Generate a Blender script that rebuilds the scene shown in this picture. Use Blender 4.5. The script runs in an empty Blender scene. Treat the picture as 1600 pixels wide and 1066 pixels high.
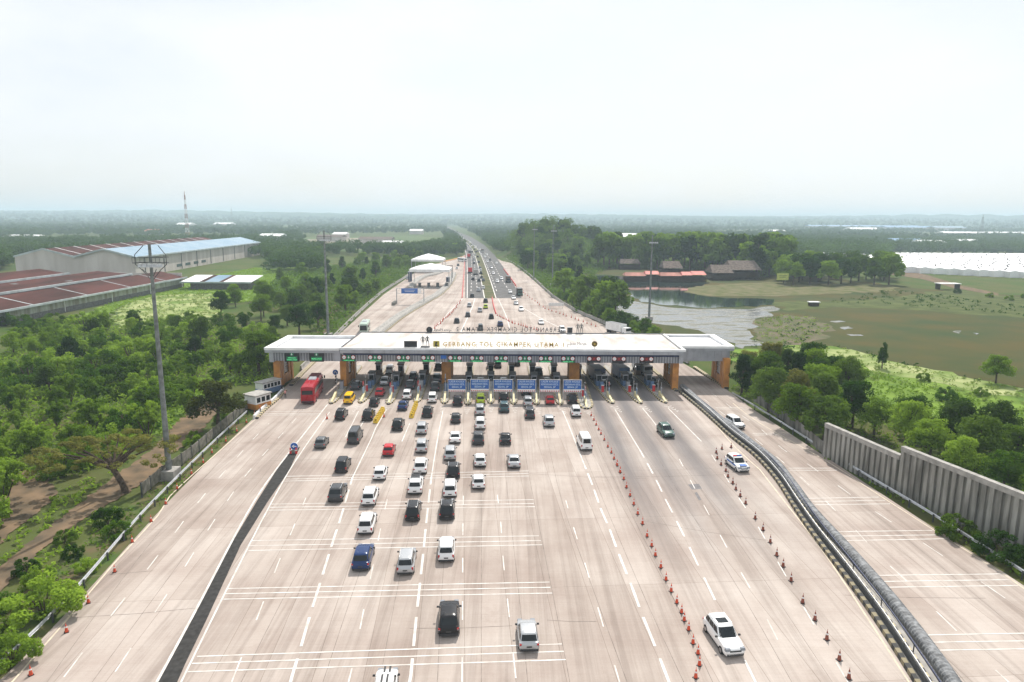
import bpy, bmesh, math, random
import numpy as np
from mathutils import Matrix, Vector
random.seed(7); rng = np.random.default_rng(7)
R = math.radians
scn = bpy.context.scene
# ---------------------------------------------------------------- camera
FPX, HC, PITCH, ROLL = 1067.0, 35.0, R(10.25), R(0.36)
cam_d = bpy.data.cameras.new("camera"); cam = bpy.data.objects.new("camera", cam_d); scn.collection.objects.link(cam)
cam_d.sensor_width = 36; cam_d.lens = FPX/1600*36; cam_d.clip_start = .5; cam_d.clip_end = 30000
CM = Matrix.Translation((0,0,HC)) @ Matrix.Rotation(math.pi/2-PITCH, 4, 'X') @ Matrix.Rotation(ROLL, 4, 'Z')
cam.matrix_world = CM; scn.camera = cam
# ---------------------------------------------------------------- light
SUN_EL, SUN_AZ = R(50), R(14)          # azimuth: from +Y (ahead of the camera) towards +X
w = bpy.data.worlds.new("World"); scn.world = w; w.use_nodes = True
nt = w.node_tree; nt.nodes.clear()
out = nt.nodes.new('ShaderNodeOutputWorld'); bg = nt.nodes.new('ShaderNodeBackground'); bg.inputs[1].default_value = 0.095
sky = nt.nodes.new('ShaderNodeTexSky'); sky.sky_type = 'NISHITA'; sky.sun_disc = False
sky.sun_elevation = SUN_EL; sky.sun_rotation = SUN_AZ; sky.dust_density = 1.6; sky.air_density = 1.2
tc = nt.nodes.new('ShaderNodeTexCoord'); mp = nt.nodes.new('ShaderNodeMapping'); mp.inputs['Scale'].default_value = (1.2,1.2,3.2)
nz = nt.nodes.new('ShaderNodeTexNoise'); nz.inputs['Scale'].default_value = 1.6; nz.inputs['Detail'].default_value = 7; nz.inputs['Roughness'].default_value = .55
cr = nt.nodes.new('ShaderNodeValToRGB'); cr.color_ramp.elements[0].position = .34; cr.color_ramp.elements[0].color = (.6,.6,.6,1)
cr.color_ramp.elements[1].position = .62; cr.color_ramp.elements[1].color = (.97,.97,.97,1)
mx = nt.nodes.new('ShaderNodeMix'); mx.data_type = 'RGBA'; mx.inputs['B'].default_value = (8.9, 9.15, 9.5, 1)
L = nt.links.new
L(tc.outputs['Generated'], mp.inputs['Vector']); L(mp.outputs[0], nz.inputs['Vector']); L(nz.outputs[0], cr.inputs[0])
L(sky.outputs[0], mx.inputs['A']); L(cr.outputs[0], mx.inputs['Factor']); L(mx.outputs['Result'], bg.inputs[0]); L(bg.outputs[0], out.inputs[0])
sd = bpy.data.lights.new("sun", 'SUN'); sd.energy = 4.4; sd.angle = R(.6); sd.color = (1,.95,.88)
so = bpy.data.objects.new("sun", sd); scn.collection.objects.link(so)
sdir = Vector((math.sin(SUN_AZ)*math.cos(SUN_EL), math.cos(SUN_AZ)*math.cos(SUN_EL), math.sin(SUN_EL)))
so.rotation_euler = sdir.to_track_quat('Z','Y').to_euler(); so.location = (0,0,200)
scn.view_settings.view_transform = 'Standard'; scn.view_settings.look = 'None'; scn.view_settings.exposure = 0.27; scn.view_settings.gamma = 1
scn.cycles.volume_bounces = 1; scn.cycles.max_bounces = 6; scn.cycles.diffuse_bounces = 3; scn.cycles.transparent_max_bounces = 8
# ---------------------------------------------------------------- pixel helpers
def ray(px, py):
    d = CM.to_3x3() @ Vector(((px-800)/FPX, -(py-533)/FPX, -1)); return d
def G(px, py, z=0.0):
    d = ray(px, py); t = (z-HC)/d.z
    return Vector((d.x*t, d.y*t, z))
def AT(px, py, Y):
    d = ray(px, py); t = Y/d.y
    return Vector((d.x*t, Y, HC+d.z*t))
CI = CM.inverted()
def PX(p):
    q = CI @ Vector(p); return (800+FPX*q.x/-q.z, 533-FPX*q.y/-q.z)
# ---------------------------------------------------------------- materials
def mat(name, col, rough=.7, metal=0., var=.12, scale=1.5, bump=0., spec=.4, col2=None, stretch=(1,1,1), emit=0, detail=5):
    m = bpy.data.materials.new(name); m.use_nodes = True; n = m.node_tree; b = n.nodes['Principled BSDF']
    b.inputs['Roughness'].default_value = rough; b.inputs['Metallic'].default_value = metal
    b.inputs['Specular IOR Level'].default_value = spec if rough < .75 else .06
    c = tuple(col)+(1,)
    t = n.nodes.new('ShaderNodeTexCoord'); mpn = n.nodes.new('ShaderNodeMapping'); mpn.inputs['Scale'].default_value = stretch
    z = n.nodes.new('ShaderNodeTexNoise'); z.inputs['Scale'].default_value = scale; z.inputs['Detail'].default_value = detail
    k = n.nodes.new('ShaderNodeValToRGB')
    c2 = tuple(col2) if col2 else tuple(x*(1-var*1.6) for x in col)
    k.color_ramp.elements[0].position = .35; k.color_ramp.elements[0].color = c2+(1,)
    k.color_ramp.elements[1].position = .65; k.color_ramp.elements[1].color = tuple(min(1,x*(1+var)) for x in col)+(1,) if not col2 else c
    n.links.new(t.outputs['Object'], mpn.inputs[0]); n.links.new(mpn.outputs[0], z.inputs['Vector'])
    n.links.new(z.outputs[0], k.inputs[0]); n.links.new(k.outputs[0], b.inputs['Base Color'])
    if bump:
        bp = n.nodes.new('ShaderNodeBump'); bp.inputs['Strength'].default_value = bump; bp.inputs['Distance'].default_value = .1
        n.links.new(z.outputs[0], bp.inputs['Height']); n.links.new(bp.outputs[0], b.inputs['Normal'])
    if emit:
        n.links.new(k.outputs[0], b.inputs['Emission Color']); b.inputs['Emission Strength'].default_value = emit
    m['ramp'] = k.name; m['noise'] = z.name
    return m
def leafmat(name, a, b2, scale=.35, trans=.42):
    m = bpy.data.materials.new(name); m.use_nodes = True; n = m.node_tree; n.nodes.remove(n.nodes['Principled BSDF'])
    o = n.nodes['Material Output']
    t = n.nodes.new('ShaderNodeTexCoord'); z = n.nodes.new('ShaderNodeTexNoise'); z.inputs['Scale'].default_value = scale; z.inputs['Detail'].default_value = 6; z.inputs['Roughness'].default_value = .7
    oi = n.nodes.new('ShaderNodeObjectInfo'); ad = n.nodes.new('ShaderNodeMath'); ad.operation = 'MULTIPLY_ADD'; ad.inputs[1].default_value = .75; ad.inputs[2].default_value = -.35
    a2 = n.nodes.new('ShaderNodeMath'); a2.operation = 'ADD'
    k = n.nodes.new('ShaderNodeValToRGB'); k.color_ramp.elements[0].position = .25; k.color_ramp.elements[0].color = a+(1,)
    k.color_ramp.elements[1].position = .8; k.color_ramp.elements[1].color = b2+(1,)
    d = n.nodes.new('ShaderNodeBsdfDiffuse'); tr = n.nodes.new('ShaderNodeBsdfTranslucent'); mxs = n.nodes.new('ShaderNodeMixShader'); mxs.inputs[0].default_value = trans
    n.links.new(t.outputs['Object'], z.inputs['Vector']); n.links.new(oi.outputs['Random'], ad.inputs[0]); n.links.new(ad.outputs[0], a2.inputs[0]); n.links.new(z.outputs[0], a2.inputs[1])
    n.links.new(a2.outputs[0], k.inputs[0]); n.links.new(k.outputs[0], d.inputs[0]); n.links.new(k.outputs[0], tr.inputs[0])
    n.links.new(d.outputs[0], mxs.inputs[1]); n.links.new(tr.outputs[0], mxs.inputs[2]); n.links.new(mxs.outputs[0], o.inputs[0])
    return m
def paint(name, col, rough=.25, metal=0.):
    m = bpy.data.materials.new(name); m.use_nodes = True; b = m.node_tree.nodes['Principled BSDF']
    n = m.node_tree; z = n.nodes.new('ShaderNodeTexNoise'); z.inputs['Scale'].default_value = 3
    mr = n.nodes.new('ShaderNodeMapRange'); mr.inputs[3].default_value = rough*.8; mr.inputs[4].default_value = rough*1.5
    n.links.new(z.outputs[0], mr.inputs[0]); n.links.new(mr.outputs[0], b.inputs['Roughness'])
    b.inputs['Base Color'].default_value = tuple(col)+(1,); b.inputs['Metallic'].default_value = metal
    b.inputs['Coat Weight'].default_value = .12; b.inputs['Coat Roughness'].default_value = .15; b.inputs['Specular IOR Level'].default_value = .3
    return m
M = {}
M['ground'] = mat('ground_soil_and_grass', (.055,.095,.02), .95, var=.3, scale=.05, col2=(.095,.10,.035), bump=.3, detail=12)
M['grass'] = mat('field_grass', (.18,.27,.045), .95, scale=.12, col2=(.08,.14,.025), bump=.4, detail=12)
M['palegrass'] = mat('seeding_grass', (.36,.38,.18), .95, scale=.12, col2=(.13,.20,.04), bump=.4, detail=12)
M['dirt'] = mat('dirt_track', (.21,.145,.09), .95, scale=.35, col2=(.10,.08,.055), bump=.4, detail=12)
M['mud'] = mat('mud', (.14,.115,.075), .8, scale=.15, col2=(.07,.085,.03), detail=12)
M['algae'] = mat('algae', (.075,.062,.014), .8, scale=.05, col2=(.035,.055,.012), detail=15, bump=.5)
M['farfield'] = mat('far_field', (.12,.15,.06), .95, scale=.01, col2=(.06,.10,.03))
M['asphalt'] = mat('asphalt', (.13,.125,.12), .85, scale=.3, var=.15, detail=10)
M['strip'] = mat('asphalt_strip', (.05,.048,.046), .9, scale=2, var=.15, detail=8)
M['line'] = mat('road_paint', (.68,.665,.63), .6, scale=.9, col2=(.50,.45,.40), detail=14)
M['line2'] = mat('yellowed_paint', (.66,.57,.42), .7, scale=1.2, var=.2, col2=(.5,.42,.33), detail=12)
M['joint'] = mat('joint_seal', (.2,.17,.15), .9, scale=1, var=.3)
M['conc'] = mat('cast_concrete', (.42,.40,.37), .9, scale=1.2, col2=(.27,.26,.24), bump=.1, detail=10)
M['oldconc'] = mat('weathered_concrete', (.27,.26,.235), .9, scale=.9, col2=(.09,.09,.075), bump=.2, detail=10, stretch=(1,1,.25))
M['orange'] = mat('orange_cladding', (.62,.27,.055), .5, scale=.8, var=.15, col2=(.42,.17,.04))
M['grey'] = mat('grey_cladding', (.36,.37,.40), .45, scale=.6, var=.1, metal=.2)
M['greydark'] = mat('grey_ribbed_cladding', (.2,.205,.225), .5, scale=.6, var=.15)
M['navy'] = mat('dark_blue_band', (.02,.03,.08), .4)
M['white'] = mat('white_coating', (.78,.78,.77), .5, scale=.5, var=.08)
M['roofwhite'] = mat('gate_roof_sheet', (.68,.665,.64), .8, scale=.35, col2=(.47,.41,.37), stretch=(1,.3,1), detail=14)
M['roofclean'] = mat('wing_roof_sheet', (.72,.72,.74), .55, scale=.5, var=.07)
M['steel'] = mat('galvanised_steel', (.5,.51,.52), .4, metal=.6, var=.12, scale=3)
M['duct'] = mat('corrugated_duct', (.20,.205,.21), .7, metal=.1, var=.3, scale=2.5)
M['darksteel'] = mat('dark_steel', (.09,.095,.1), .5, metal=.4)
M['pole'] = mat('mast_steel', (.2,.215,.21), .6, metal=.3, var=.2, scale=2)
M['black'] = mat('black_plastic', (.02,.02,.022), .5)
M['tyre'] = mat('tyre_rubber', (.02,.02,.02), .9)
M['rim'] = mat('wheel_alloy', (.4,.4,.42), .35, metal=.8)
M['bumper'] = mat('dark_trim', (.035,.035,.038), .6)
M['tail'] = mat('tail_light', (.4,.015,.012), .25)
M['head'] = mat('headlight_lens', (.28,.30,.33), .15)
M['plate'] = mat('number_plate', (.05,.05,.05), .5)
M['yellow'] = mat('yellow_paint', (.75,.52,.05), .6, var=.15)
M['cream'] = mat('cream_nose_paint', (.72,.62,.36), .7, var=.15, scale=2)
M['blue'] = mat('blue_sign', (.025,.12,.42), .45, var=.05)
M['bluebox'] = mat('blue_cabinet', (.10,.17,.30), .5)
M['paleblue'] = mat('pale_blue_board', (.33,.45,.55), .5)
M['green'] = mat('green_lit_panel', (.012,.13,.06), .4, emit=.25)
M['greenlit'] = mat('green_led_letters', (.15,.8,.3), .4, emit=.7)
M['sgnwhite'] = mat('sign_white', (.8,.8,.8), .5, var=.02)
M['letter'] = mat('pale_letters', (.55,.68,.8), .5, var=.05)
M['red'] = mat('red_paint', (.6,.03,.03), .5, var=.08)
M['maroon'] = mat('dark_red_panel', (.12,.02,.025), .5)
M['gold'] = mat('gold_letters', (.52,.36,.06), .4, metal=.2, var=.1)
M['brown'] = mat('brown_cabinet', (.13,.07,.035), .6)
M['cone'] = mat('cone_red', (.7,.09,.035), .6, var=.15, scale=4)
M['cone2'] = mat('cone_faded', (.28,.08,.05), .7, var=.2, scale=4)
M['skin'] = mat('skin', (.3,.17,.11), .6); M['vest'] = mat('orange_vest', (.75,.2,.05), .7); M['pink'] = mat('pink_shirt', (.65,.3,.28), .8); M['trouser'] = mat('dark_trousers', (.02,.02,.025), .8); M['hair'] = mat('black_hair', (.01,.01,.01), .7)
M['statue'] = mat('statue_grey', (.13,.135,.13), .6)
M['rust'] = mat('rusty_sheet', (.10,.040,.034), .9, scale=.12, col2=(.05,.024,.02), detail=14, stretch=(1,.3,1))
M['bluesheet'] = mat('blue_sheet', (.15,.25,.34), .6, scale=.1, col2=(.22,.31,.38), detail=10)
M['palewall'] = mat('warehouse_wall', (.60,.55,.52), .8, scale=.15, col2=(.46,.41,.38), detail=10, stretch=(1,1,.2))
M['dirtywall'] = mat('streaked_wall', (.44,.46,.42), .8, scale=.5, col2=(.25,.24,.19), detail=12, stretch=(1,1,.12))
M['gutter'] = mat('pale_fascia', (.42,.47,.48), .6, scale=.3, var=.15)
M['block'] = mat('grey_block', (.16,.155,.15), .9, var=.2)
M['redroof'] = mat('red_roof', (.55,.13,.10), .7, scale=.2, var=.2)
M['pinkroof'] = mat('faded_red_roof', (.42,.2,.16), .8, scale=.2, var=.2)
M['thatch'] = mat('grey_thatch', (.16,.13,.11), .95, scale=.8, var=.25)
M['wood'] = mat('dark_wood', (.06,.045,.035), .8)
M['bark'] = mat('bark', (.10,.075,.055), .9, scale=3, var=.3)
M['plastic'] = mat('white_roof_film', (.86,.86,.86), .6, scale=.05, var=.06)
M['farblue'] = mat('far_blue_roof', (.12,.25,.42), .6); M['farwhite'] = mat('far_white_roof', (.8,.8,.8), .6, var=.05); M['farred'] = mat('far_tile_roof', (.35,.16,.11), .8)
M['lime'] = mat('lime_board', (.45,.5,.12), .6)
M['hill'] = mat('hill_woods', (.05,.09,.03), .95, scale=.004, col2=(.03,.055,.02), detail=14)
M['leaf_a'] = leafmat('leaves_mid', (.035,.085,.010), (.19,.30,.03))
M['leaf_b'] = leafmat('leaves_bright', (.07,.15,.015), (.27,.40,.045))
M['leaf_c'] = leafmat('leaves_dark', (.026,.06,.012), (.13,.21,.03))
M['leaf_d'] = leafmat('leaves_olive', (.07,.085,.018), (.23,.23,.055))
M['reed'] = leafmat('tall_grass', (.10,.18,.025), (.28,.35,.10), scale=.05)
M['farleaf'] = leafmat('far_wood_leaves', (.022,.055,.015), (.10,.17,.035), scale=.012)
def glassmat(name, c):
    m = bpy.data.materials.new(name); m.use_nodes = True; b = m.node_tree.nodes['Principled BSDF']
    b.inputs['Base Color'].default_value = c+(1,); b.inputs['Roughness'].default_value = .08; b.inputs['Specular IOR Level'].default_value = .35
    return m
M['glass'] = glassmat('tinted_glass', (.012,.016,.018)); M['glass2'] = glassmat('clear_glass', (.06,.09,.1))
# water: real gloss with ripples
def water(name, c, rough, bump, c2=None):
    m = mat(name, c, rough, scale=.07, var=.1, spec=.8, col2=c2, detail=12); n = m.node_tree; b = n.nodes['Principled BSDF']
    z = n.nodes.new('ShaderNodeTexNoise'); z.inputs['Scale'].default_value = .8; z.inputs['Detail'].default_value = 4
    t = n.nodes.new('ShaderNodeTexCoord'); n.links.new(t.outputs['Object'], z.inputs['Vector'])
    bp = n.nodes.new('ShaderNodeBump'); bp.inputs['Strength'].default_value = bump; bp.inputs['Distance'].default_value = .05
    n.links.new(z.outputs[0], bp.inputs['Height']); n.links.new(bp.outputs[0], b.inputs['Normal']); return m
M['water'] = water('pond_water', (.02,.035,.03), .05, .12)
# shallow: mud banks patched with film of bright water
def shallow():
    m = bpy.data.materials.new('shallow_water_over_mud'); m.use_nodes = True; n = m.node_tree; b = n.nodes['Principled BSDF']
    t = n.nodes.new('ShaderNodeTexCoord'); mpn = n.nodes.new('ShaderNodeMapping'); mpn.inputs['Scale'].default_value = (.35,1,1)
    z = n.nodes.new('ShaderNodeTexNoise'); z.inputs['Scale'].default_value = .22; z.inputs['Detail'].default_value = 14; z.inputs['Roughness'].default_value = .7
    k = n.nodes.new('ShaderNodeValToRGB'); k.color_ramp.elements[0].position = .42; k.color_ramp.elements[0].color = (.06,.062,.03,1); k.color_ramp.elements[1].position = .56; k.color_ramp.elements[1].color = (.13,.128,.12,1)
    k2 = n.nodes.new('ShaderNodeValToRGB'); k2.color_ramp.elements[0].position = .42; k2.color_ramp.elements[0].color = (.8,.8,.8,1); k2.color_ramp.elements[1].position = .52; k2.color_ramp.elements[1].color = (.12,.12,.12,1)
    b.inputs['Specular IOR Level'].default_value = .45
    n.links.new(t.outputs['Object'], mpn.inputs[0]); n.links.new(mpn.outputs[0], z.inputs['Vector'])
    n.links.new(z.outputs[0], k.inputs[0]); n.links.new(z.outputs[0], k2.inputs[0]); n.links.new(k.outputs[0], b.inputs['Base Color']); n.links.new(k2.outputs[0], b.inputs['Roughness'])
    return m
M['shallow'] = shallow()
# concrete pavement: slabs, blotches, tyre wear along the lanes
def pavement():
    m = bpy.data.materials.new('concrete_pavement'); m.use_nodes = True; n = m.node_tree; b = n.nodes['Principled BSDF']; b.inputs['Roughness'].default_value = .85; b.inputs['Specular IOR Level'].default_value = .12
    t = n.nodes.new('ShaderNodeTexCoord')
    def mapn(rot, sc):
        q = n.nodes.new('ShaderNodeMapping'); q.inputs['Rotation'].default_value = (0,0,rot); q.inputs['Scale'].default_value = sc; n.links.new(t.outputs['Object'], q.inputs[0]); return q
    def noise(v, s, d, r=.6):
        z = n.nodes.new('ShaderNodeTexNoise'); z.inputs['Scale'].default_value = s; z.inputs['Detail'].default_value = d; z.inputs['Roughness'].default_value = r; n.links.new(v.outputs[0], z.inputs['Vector']); return z
    def ramp(z, p0, c0, p1, c1):
        k = n.nodes.new('ShaderNodeValToRGB'); k.color_ramp.elements[0].position = p0; k.color_ramp.elements[0].color = c0+(1,); k.color_ramp.elements[1].position = p1; k.color_ramp.elements[1].color = c1+(1,); n.links.new(z, k.inputs[0]); return k
    def mul(a, c, f=1.):
        x = n.nodes.new('ShaderNodeMix'); x.data_type = 'RGBA'; x.blend_type = 'MULTIPLY'; x.inputs['Factor'].default_value = f; n.links.new(a, x.inputs['A']); n.links.new(c, x.inputs['B']); return x.outputs['Result']
    v0 = mapn(0,(1,1,1))
    base = ramp(noise(v0,.09,10).outputs[0], .35,(.41,.342,.30), .65,(.545,.485,.435))
    vs = mapn(R(-4.2),(.7,.012,1)); wear = ramp(noise(vs,1,6,.7).outputs[0], .38,(.62,.60,.59), .54,(1,1,1))
    vr = mapn(R(-4.2),(.05,4.5,1)); rib = ramp(noise(vr,1,4,.7).outputs[0], .3,(.93,.92,.91), .6,(1,1,1))
    fine = ramp(noise(v0,5,10,.7).outputs[0], .3,(.92,.92,.92), .7,(1.0,1.0,1.0))
    br = n.nodes.new('ShaderNodeTexBrick'); vb = mapn(R(-4.2),(1,1,1)); vb.inputs['Rotation'].default_value = (0,0,R(-4.2)+math.pi/2); n.links.new(vb.outputs[0], br.inputs['Vector'])
    br.offset = 0; br.inputs['Scale'].default_value = 1; br.inputs['Brick Width'].default_value = 15.0; br.inputs['Row Height'].default_value = 3.9; br.inputs['Mortar Size'].default_value = .022
    br.inputs['Color1'].default_value = (.84,.815,.80,1); br.inputs['Color2'].default_value = (1,1,1,1); br.inputs['Mortar'].default_value = (.5,.47,.44,1)
    c = mul(base.outputs[0], wear.outputs[0], .6); c = mul(c, ramp(noise(mapn(R(-4.2),(.16,.022,1)),1,8,.65).outputs[0], .36,(.80,.775,.76), .56,(1,1,1)).outputs[0], .8); c = mul(c, ramp(noise(v0,.35,8,.75).outputs[0], .30,(.78,.76,.74), .42,(1,1,1)).outputs[0], .55); c = mul(c, rib.outputs[0], .8); c = mul(c, fine.outputs[0]); c = mul(c, br.outputs['Color'], .85)
    # rubber darkening of the right-hand exit lanes, bands that fan out from the booths at (xg,133)
    sp = n.nodes.new('ShaderNodeSeparateXYZ'); n.links.new(t.outputs['Object'], sp.inputs[0])
    def mth(op, a, b2=None, c2=None):
        q = n.nodes.new('ShaderNodeMath'); q.operation = op
        for i, x in enumerate((a,b2,c2)):
            if x is None: continue
            if isinstance(x,(int,float)): q.inputs[i].default_value = x
            else: n.links.new(x, q.inputs[i])
        return q.outputs[0]
    u = mth('ADD', sp.outputs[0], mth('MULTIPLY', mth('SUBTRACT', sp.outputs[1], 133.), .0))  # lane coordinate
    def smooth(x, a, b2):
        q = n.nodes.new('ShaderNodeMapRange'); q.interpolation_type = 'SMOOTHSTEP'; q.inputs[1].default_value = a; q.inputs[2].default_value = b2; n.links.new(x, q.inputs[0]); return q.outputs[0]
    band = mth('MULTIPLY', smooth(u, 12.0, 16.), smooth(u, 34., 29))
    fall = mth('MULTIPLY', smooth(sp.outputs[1], 52, 108), smooth(sp.outputs[1], 185, 160))
    stripe = mth('MULTIPLY_ADD', mth('SINE', mth('MULTIPLY', u, 2*math.pi/5.1)), .3, .5)
    wn = noise(mapn(R(-4.2),(.5,.03,1)),1,6,.7)
    am = mth('MULTIPLY', mth('MULTIPLY', band, fall), mth('MULTIPLY', stripe, mth('MULTIPLY_ADD', wn.outputs[0], 1.5, .35)))
    x = n.nodes.new('ShaderNodeMix'); x.data_type = 'RGBA'; n.links.new(am, x.inputs['Factor']); n.links.new(c, x.inputs['A']); x.inputs['B'].default_value = (.15,.14,.14,1)
    n.links.new(x.outputs['Result'], b.inputs['Base Color'])
    return m
M['pave'] = pavement()
def stripemat(name, c1, c2, period, axis='Y'):
    m = bpy.data.materials.new(name); m.use_nodes = True; n = m.node_tree; b = n.nodes['Principled BSDF']; b.inputs['Roughness'].default_value = .8
    uv = n.nodes.new('ShaderNodeUVMap'); sp = n.nodes.new('ShaderNodeSeparateXYZ'); n.links.new(uv.outputs[0], sp.inputs[0])
    fr = n.nodes.new('ShaderNodeMath'); fr.operation = 'FRACT'; ml = n.nodes.new('ShaderNodeMath'); ml.operation = 'MULTIPLY'; ml.inputs[1].default_value = 1/period
    gt = n.nodes.new('ShaderNodeMath'); gt.operation = 'GREATER_THAN'; gt.inputs[1].default_value = .5
    n.links.new(sp.outputs[0], ml.inputs[0]); n.links.new(ml.outputs[0], fr.inputs[0]); n.links.new(fr.outputs[0], gt.inputs[0])
    x = n.nodes.new('ShaderNodeMix'); x.data_type = 'RGBA'; x.inputs['A'].default_value = c1+(1,); x.inputs['B'].default_value = c2+(1,); n.links.new(gt.outputs[0], x.inputs['Factor'])
    z = n.nodes.new('ShaderNodeTexNoise'); z.inputs['Scale'].default_value = 2; z.inputs['Detail'].default_value = 6; k = n.nodes.new('ShaderNodeValToRGB'); k.color_ramp.elements[0].color=(.45,.45,.43,1); k.color_ramp.elements[1].position=.65
    n.links.new(z.outputs[0], k.inputs[0]); y = n.nodes.new('ShaderNodeMix'); y.data_type='RGBA'; y.blend_type='MULTIPLY'; y.inputs['Factor'].default_value=1
    n.links.new(x.outputs['Result'], y.inputs['A']); n.links.new(k.outputs[0], y.inputs['B']); n.links.new(y.outputs['Result'], b.inputs['Base Color']); return m
M['kerb'] = stripemat('black_yellow_kerb', (.035,.035,.033), (.27,.23,.14), 1.3)
M['kerbfine'] = stripemat('black_white_kerb', (.06,.05,.045), (.62,.52,.3), 1.1)
M['ribs'] = stripemat('duct_ribs', (.17,.175,.18), (.46,.47,.48), .55)
M['ribwall'] = stripemat('ribbed_panel', (.14,.145,.16), (.26,.27,.29), .55)
# ---------------------------------------------------------------- mesh helpers
COL = scn.collection
class MB:
    def __init__(s): s.v=[]; s.f=[]; s.m=[]; s.uv={}; s.mats=[]; s.cur=0
    def use(s, m):
        if m not in s.mats: s.mats.append(m)
        s.cur = s.mats.index(m); return s
    def face(s, idx, uv=None):
        s.f.append(tuple(idx)); s.m.append(s.cur)
        if uv: s.uv[len(s.f)-1] = uv
    def add(s, vs, fs):
        o = len(s.v); s.v += [tuple(v) for v in vs]
        for f in fs: s.face([i+o for i in f])
    def box(s, c, d, rz=0., taper=1.):
        x,y,z = d[0]/2,d[1]/2,d[2]/2; P=[]
        for k,(zz,t) in enumerate(((-z,1),(z,taper))):
            for (a,b) in ((-x,-y),(x,-y),(x,y),(-x,y)):
                a2,b2=a*t,b*t; P.append((c[0]+a2*math.cos(rz)-b2*math.sin(rz), c[1]+a2*math.sin(rz)+b2*math.cos(rz), c[2]+zz))
        s.add(P, [(3,2,1,0),(4,5,6,7),(0,1,5,4),(1,2,6,5),(2,3,7,6),(3,0,4,7)]); return s
    def tube(s, p, q, r0, r1=None, n=8, cap=True):
        p=Vector(p); q=Vector(q); r1=r0 if r1 is None else r1; d=(q-p)
        if d.length<1e-6: return s
        d.normalize(); a=d.orthogonal().normalized(); b=d.cross(a); P=[]
        for (c,r) in ((p,r0),(q,r1)):
            for i in range(n):
                t=2*math.pi*i/n; P.append(c+a*(r*math.cos(t))+b*(r*math.sin(t)))
        F=[(i,(i+1)%n,n+(i+1)%n,n+i) for i in range(n)]
        if cap: F+= [tuple(range(n-1,-1,-1)), tuple(range(n,2*n))]
        s.add(P,F); return s
    def disc(s, c, r, th, axis='Y', n=20):
        ax={'X':Vector((1,0,0)),'Y':Vector((0,1,0)),'Z':Vector((0,0,1))}[axis]; c=Vector(c); return s.tube(c-ax*th/2,c+ax*th/2,r,n=n)
    def build(s, name, parent=None, smooth=False, angle=35, mat=None):
        me = bpy.data.meshes.new(name); me.from_pydata(s.v, [], s.f)
        for m in s.mats: me.materials.append(m)
        if s.mats: me.polygons.foreach_set('material_index', s.m)
        if s.uv:
            uvl = me.uv_layers.new(name='UVMap')
            for fi, u in s.uv.items():
                p = me.polygons[fi]
                for k, li in enumerate(p.loop_indices): uvl.data[li].uv = u[k]
        me.update()
        if smooth:
            me.polygons.foreach_set('use_smooth',[True]*len(me.polygons)); me.set_sharp_from_angle(angle=R(angle))
        return link(name, me, parent)
def link(name, me, parent=None):
    o = bpy.data.objects.new(name, me); COL.objects.link(o)
    if parent: o.parent = parent
    return o
def tag(o, label, cat, group=None, kind=None):
    if label: o['label']=label
    if cat: o['category']=cat
    if group: o['group']=group
    if kind: o['kind']=kind
    return o
def root(name, loc, label, cat, group=None, rz=0.):
    o = bpy.data.objects.new(name, None); COL.objects.link(o); o.location = loc; o.rotation_euler=(0,0,rz); o.empty_display_size=.2
    return tag(o,label,cat,group)
def dup(o, loc, rz=0., label=None, scale=None, name=None):
    c = o.copy(); COL.objects.link(c); c.location=loc; c.rotation_euler=(0,0,rz)
    if label: c['label']=label
    if scale: c.scale=(scale,)*3 if isinstance(scale,(int,float)) else scale
    for ch in o.children:
        k = ch.copy(); COL.objects.link(k); k.parent=c
        for g in ch.children:
            q=g.copy(); COL.objects.link(q); q.parent=k
    return c
def sheet(name, pts, z, m, px=True, kind='structure', label=None, cat=None, rough=0.):
    P = [G(a,b,z) if px else Vector((a,b,z)) for a,b in pts]
    if rough:
        rr=random.Random(len(name)*7+int(abs(P[0].x)*3)); Q=[]
        for i in range(len(P)):
            a,b=P[i],P[(i+1)%len(P)]; n=max(1,min(40,int((b-a).length/(rough*1.2)))); d=(b-a).normalized(); s=Vector((-d.y,d.x,0)); ph=rr.random()*6
            for k in range(n):
                t=k/n; env=math.sin(math.pi*t)**.5; Q.append(a.lerp(b,t)+s*env*rough*(math.sin(t*n*.9+ph)*.6+rr.uniform(-.7,.7)))
        P=Q
    mb = MB().use(m); mb.add(P, [tuple(range(len(P)))])
    o = mb.build(name)
    if o.data.polygons[0].normal.z<0: o.data.flip_normals()
    return tag(o,label,cat,None,kind)
def smooth_path(P, step=2.0):
    # Catmull-Rom resample of ground points
    P=[Vector(p) for p in P]; out=[]
    for i in range(len(P)-1):
        p0=P[max(i-1,0)];p1=P[i];p2=P[i+1];p3=P[min(i+2,len(P)-1)]
        n=max(1,int((p2-p1).length/step))
        for k in range(n):
            t=k/n; out.append(.5*((2*p1)+(p2-p0)*t+(2*p0-5*p1+4*p2-p3)*t*t+(3*p1-p0-3*p2+p3)*t**3))
    out.append(P[-1]); return out
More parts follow.
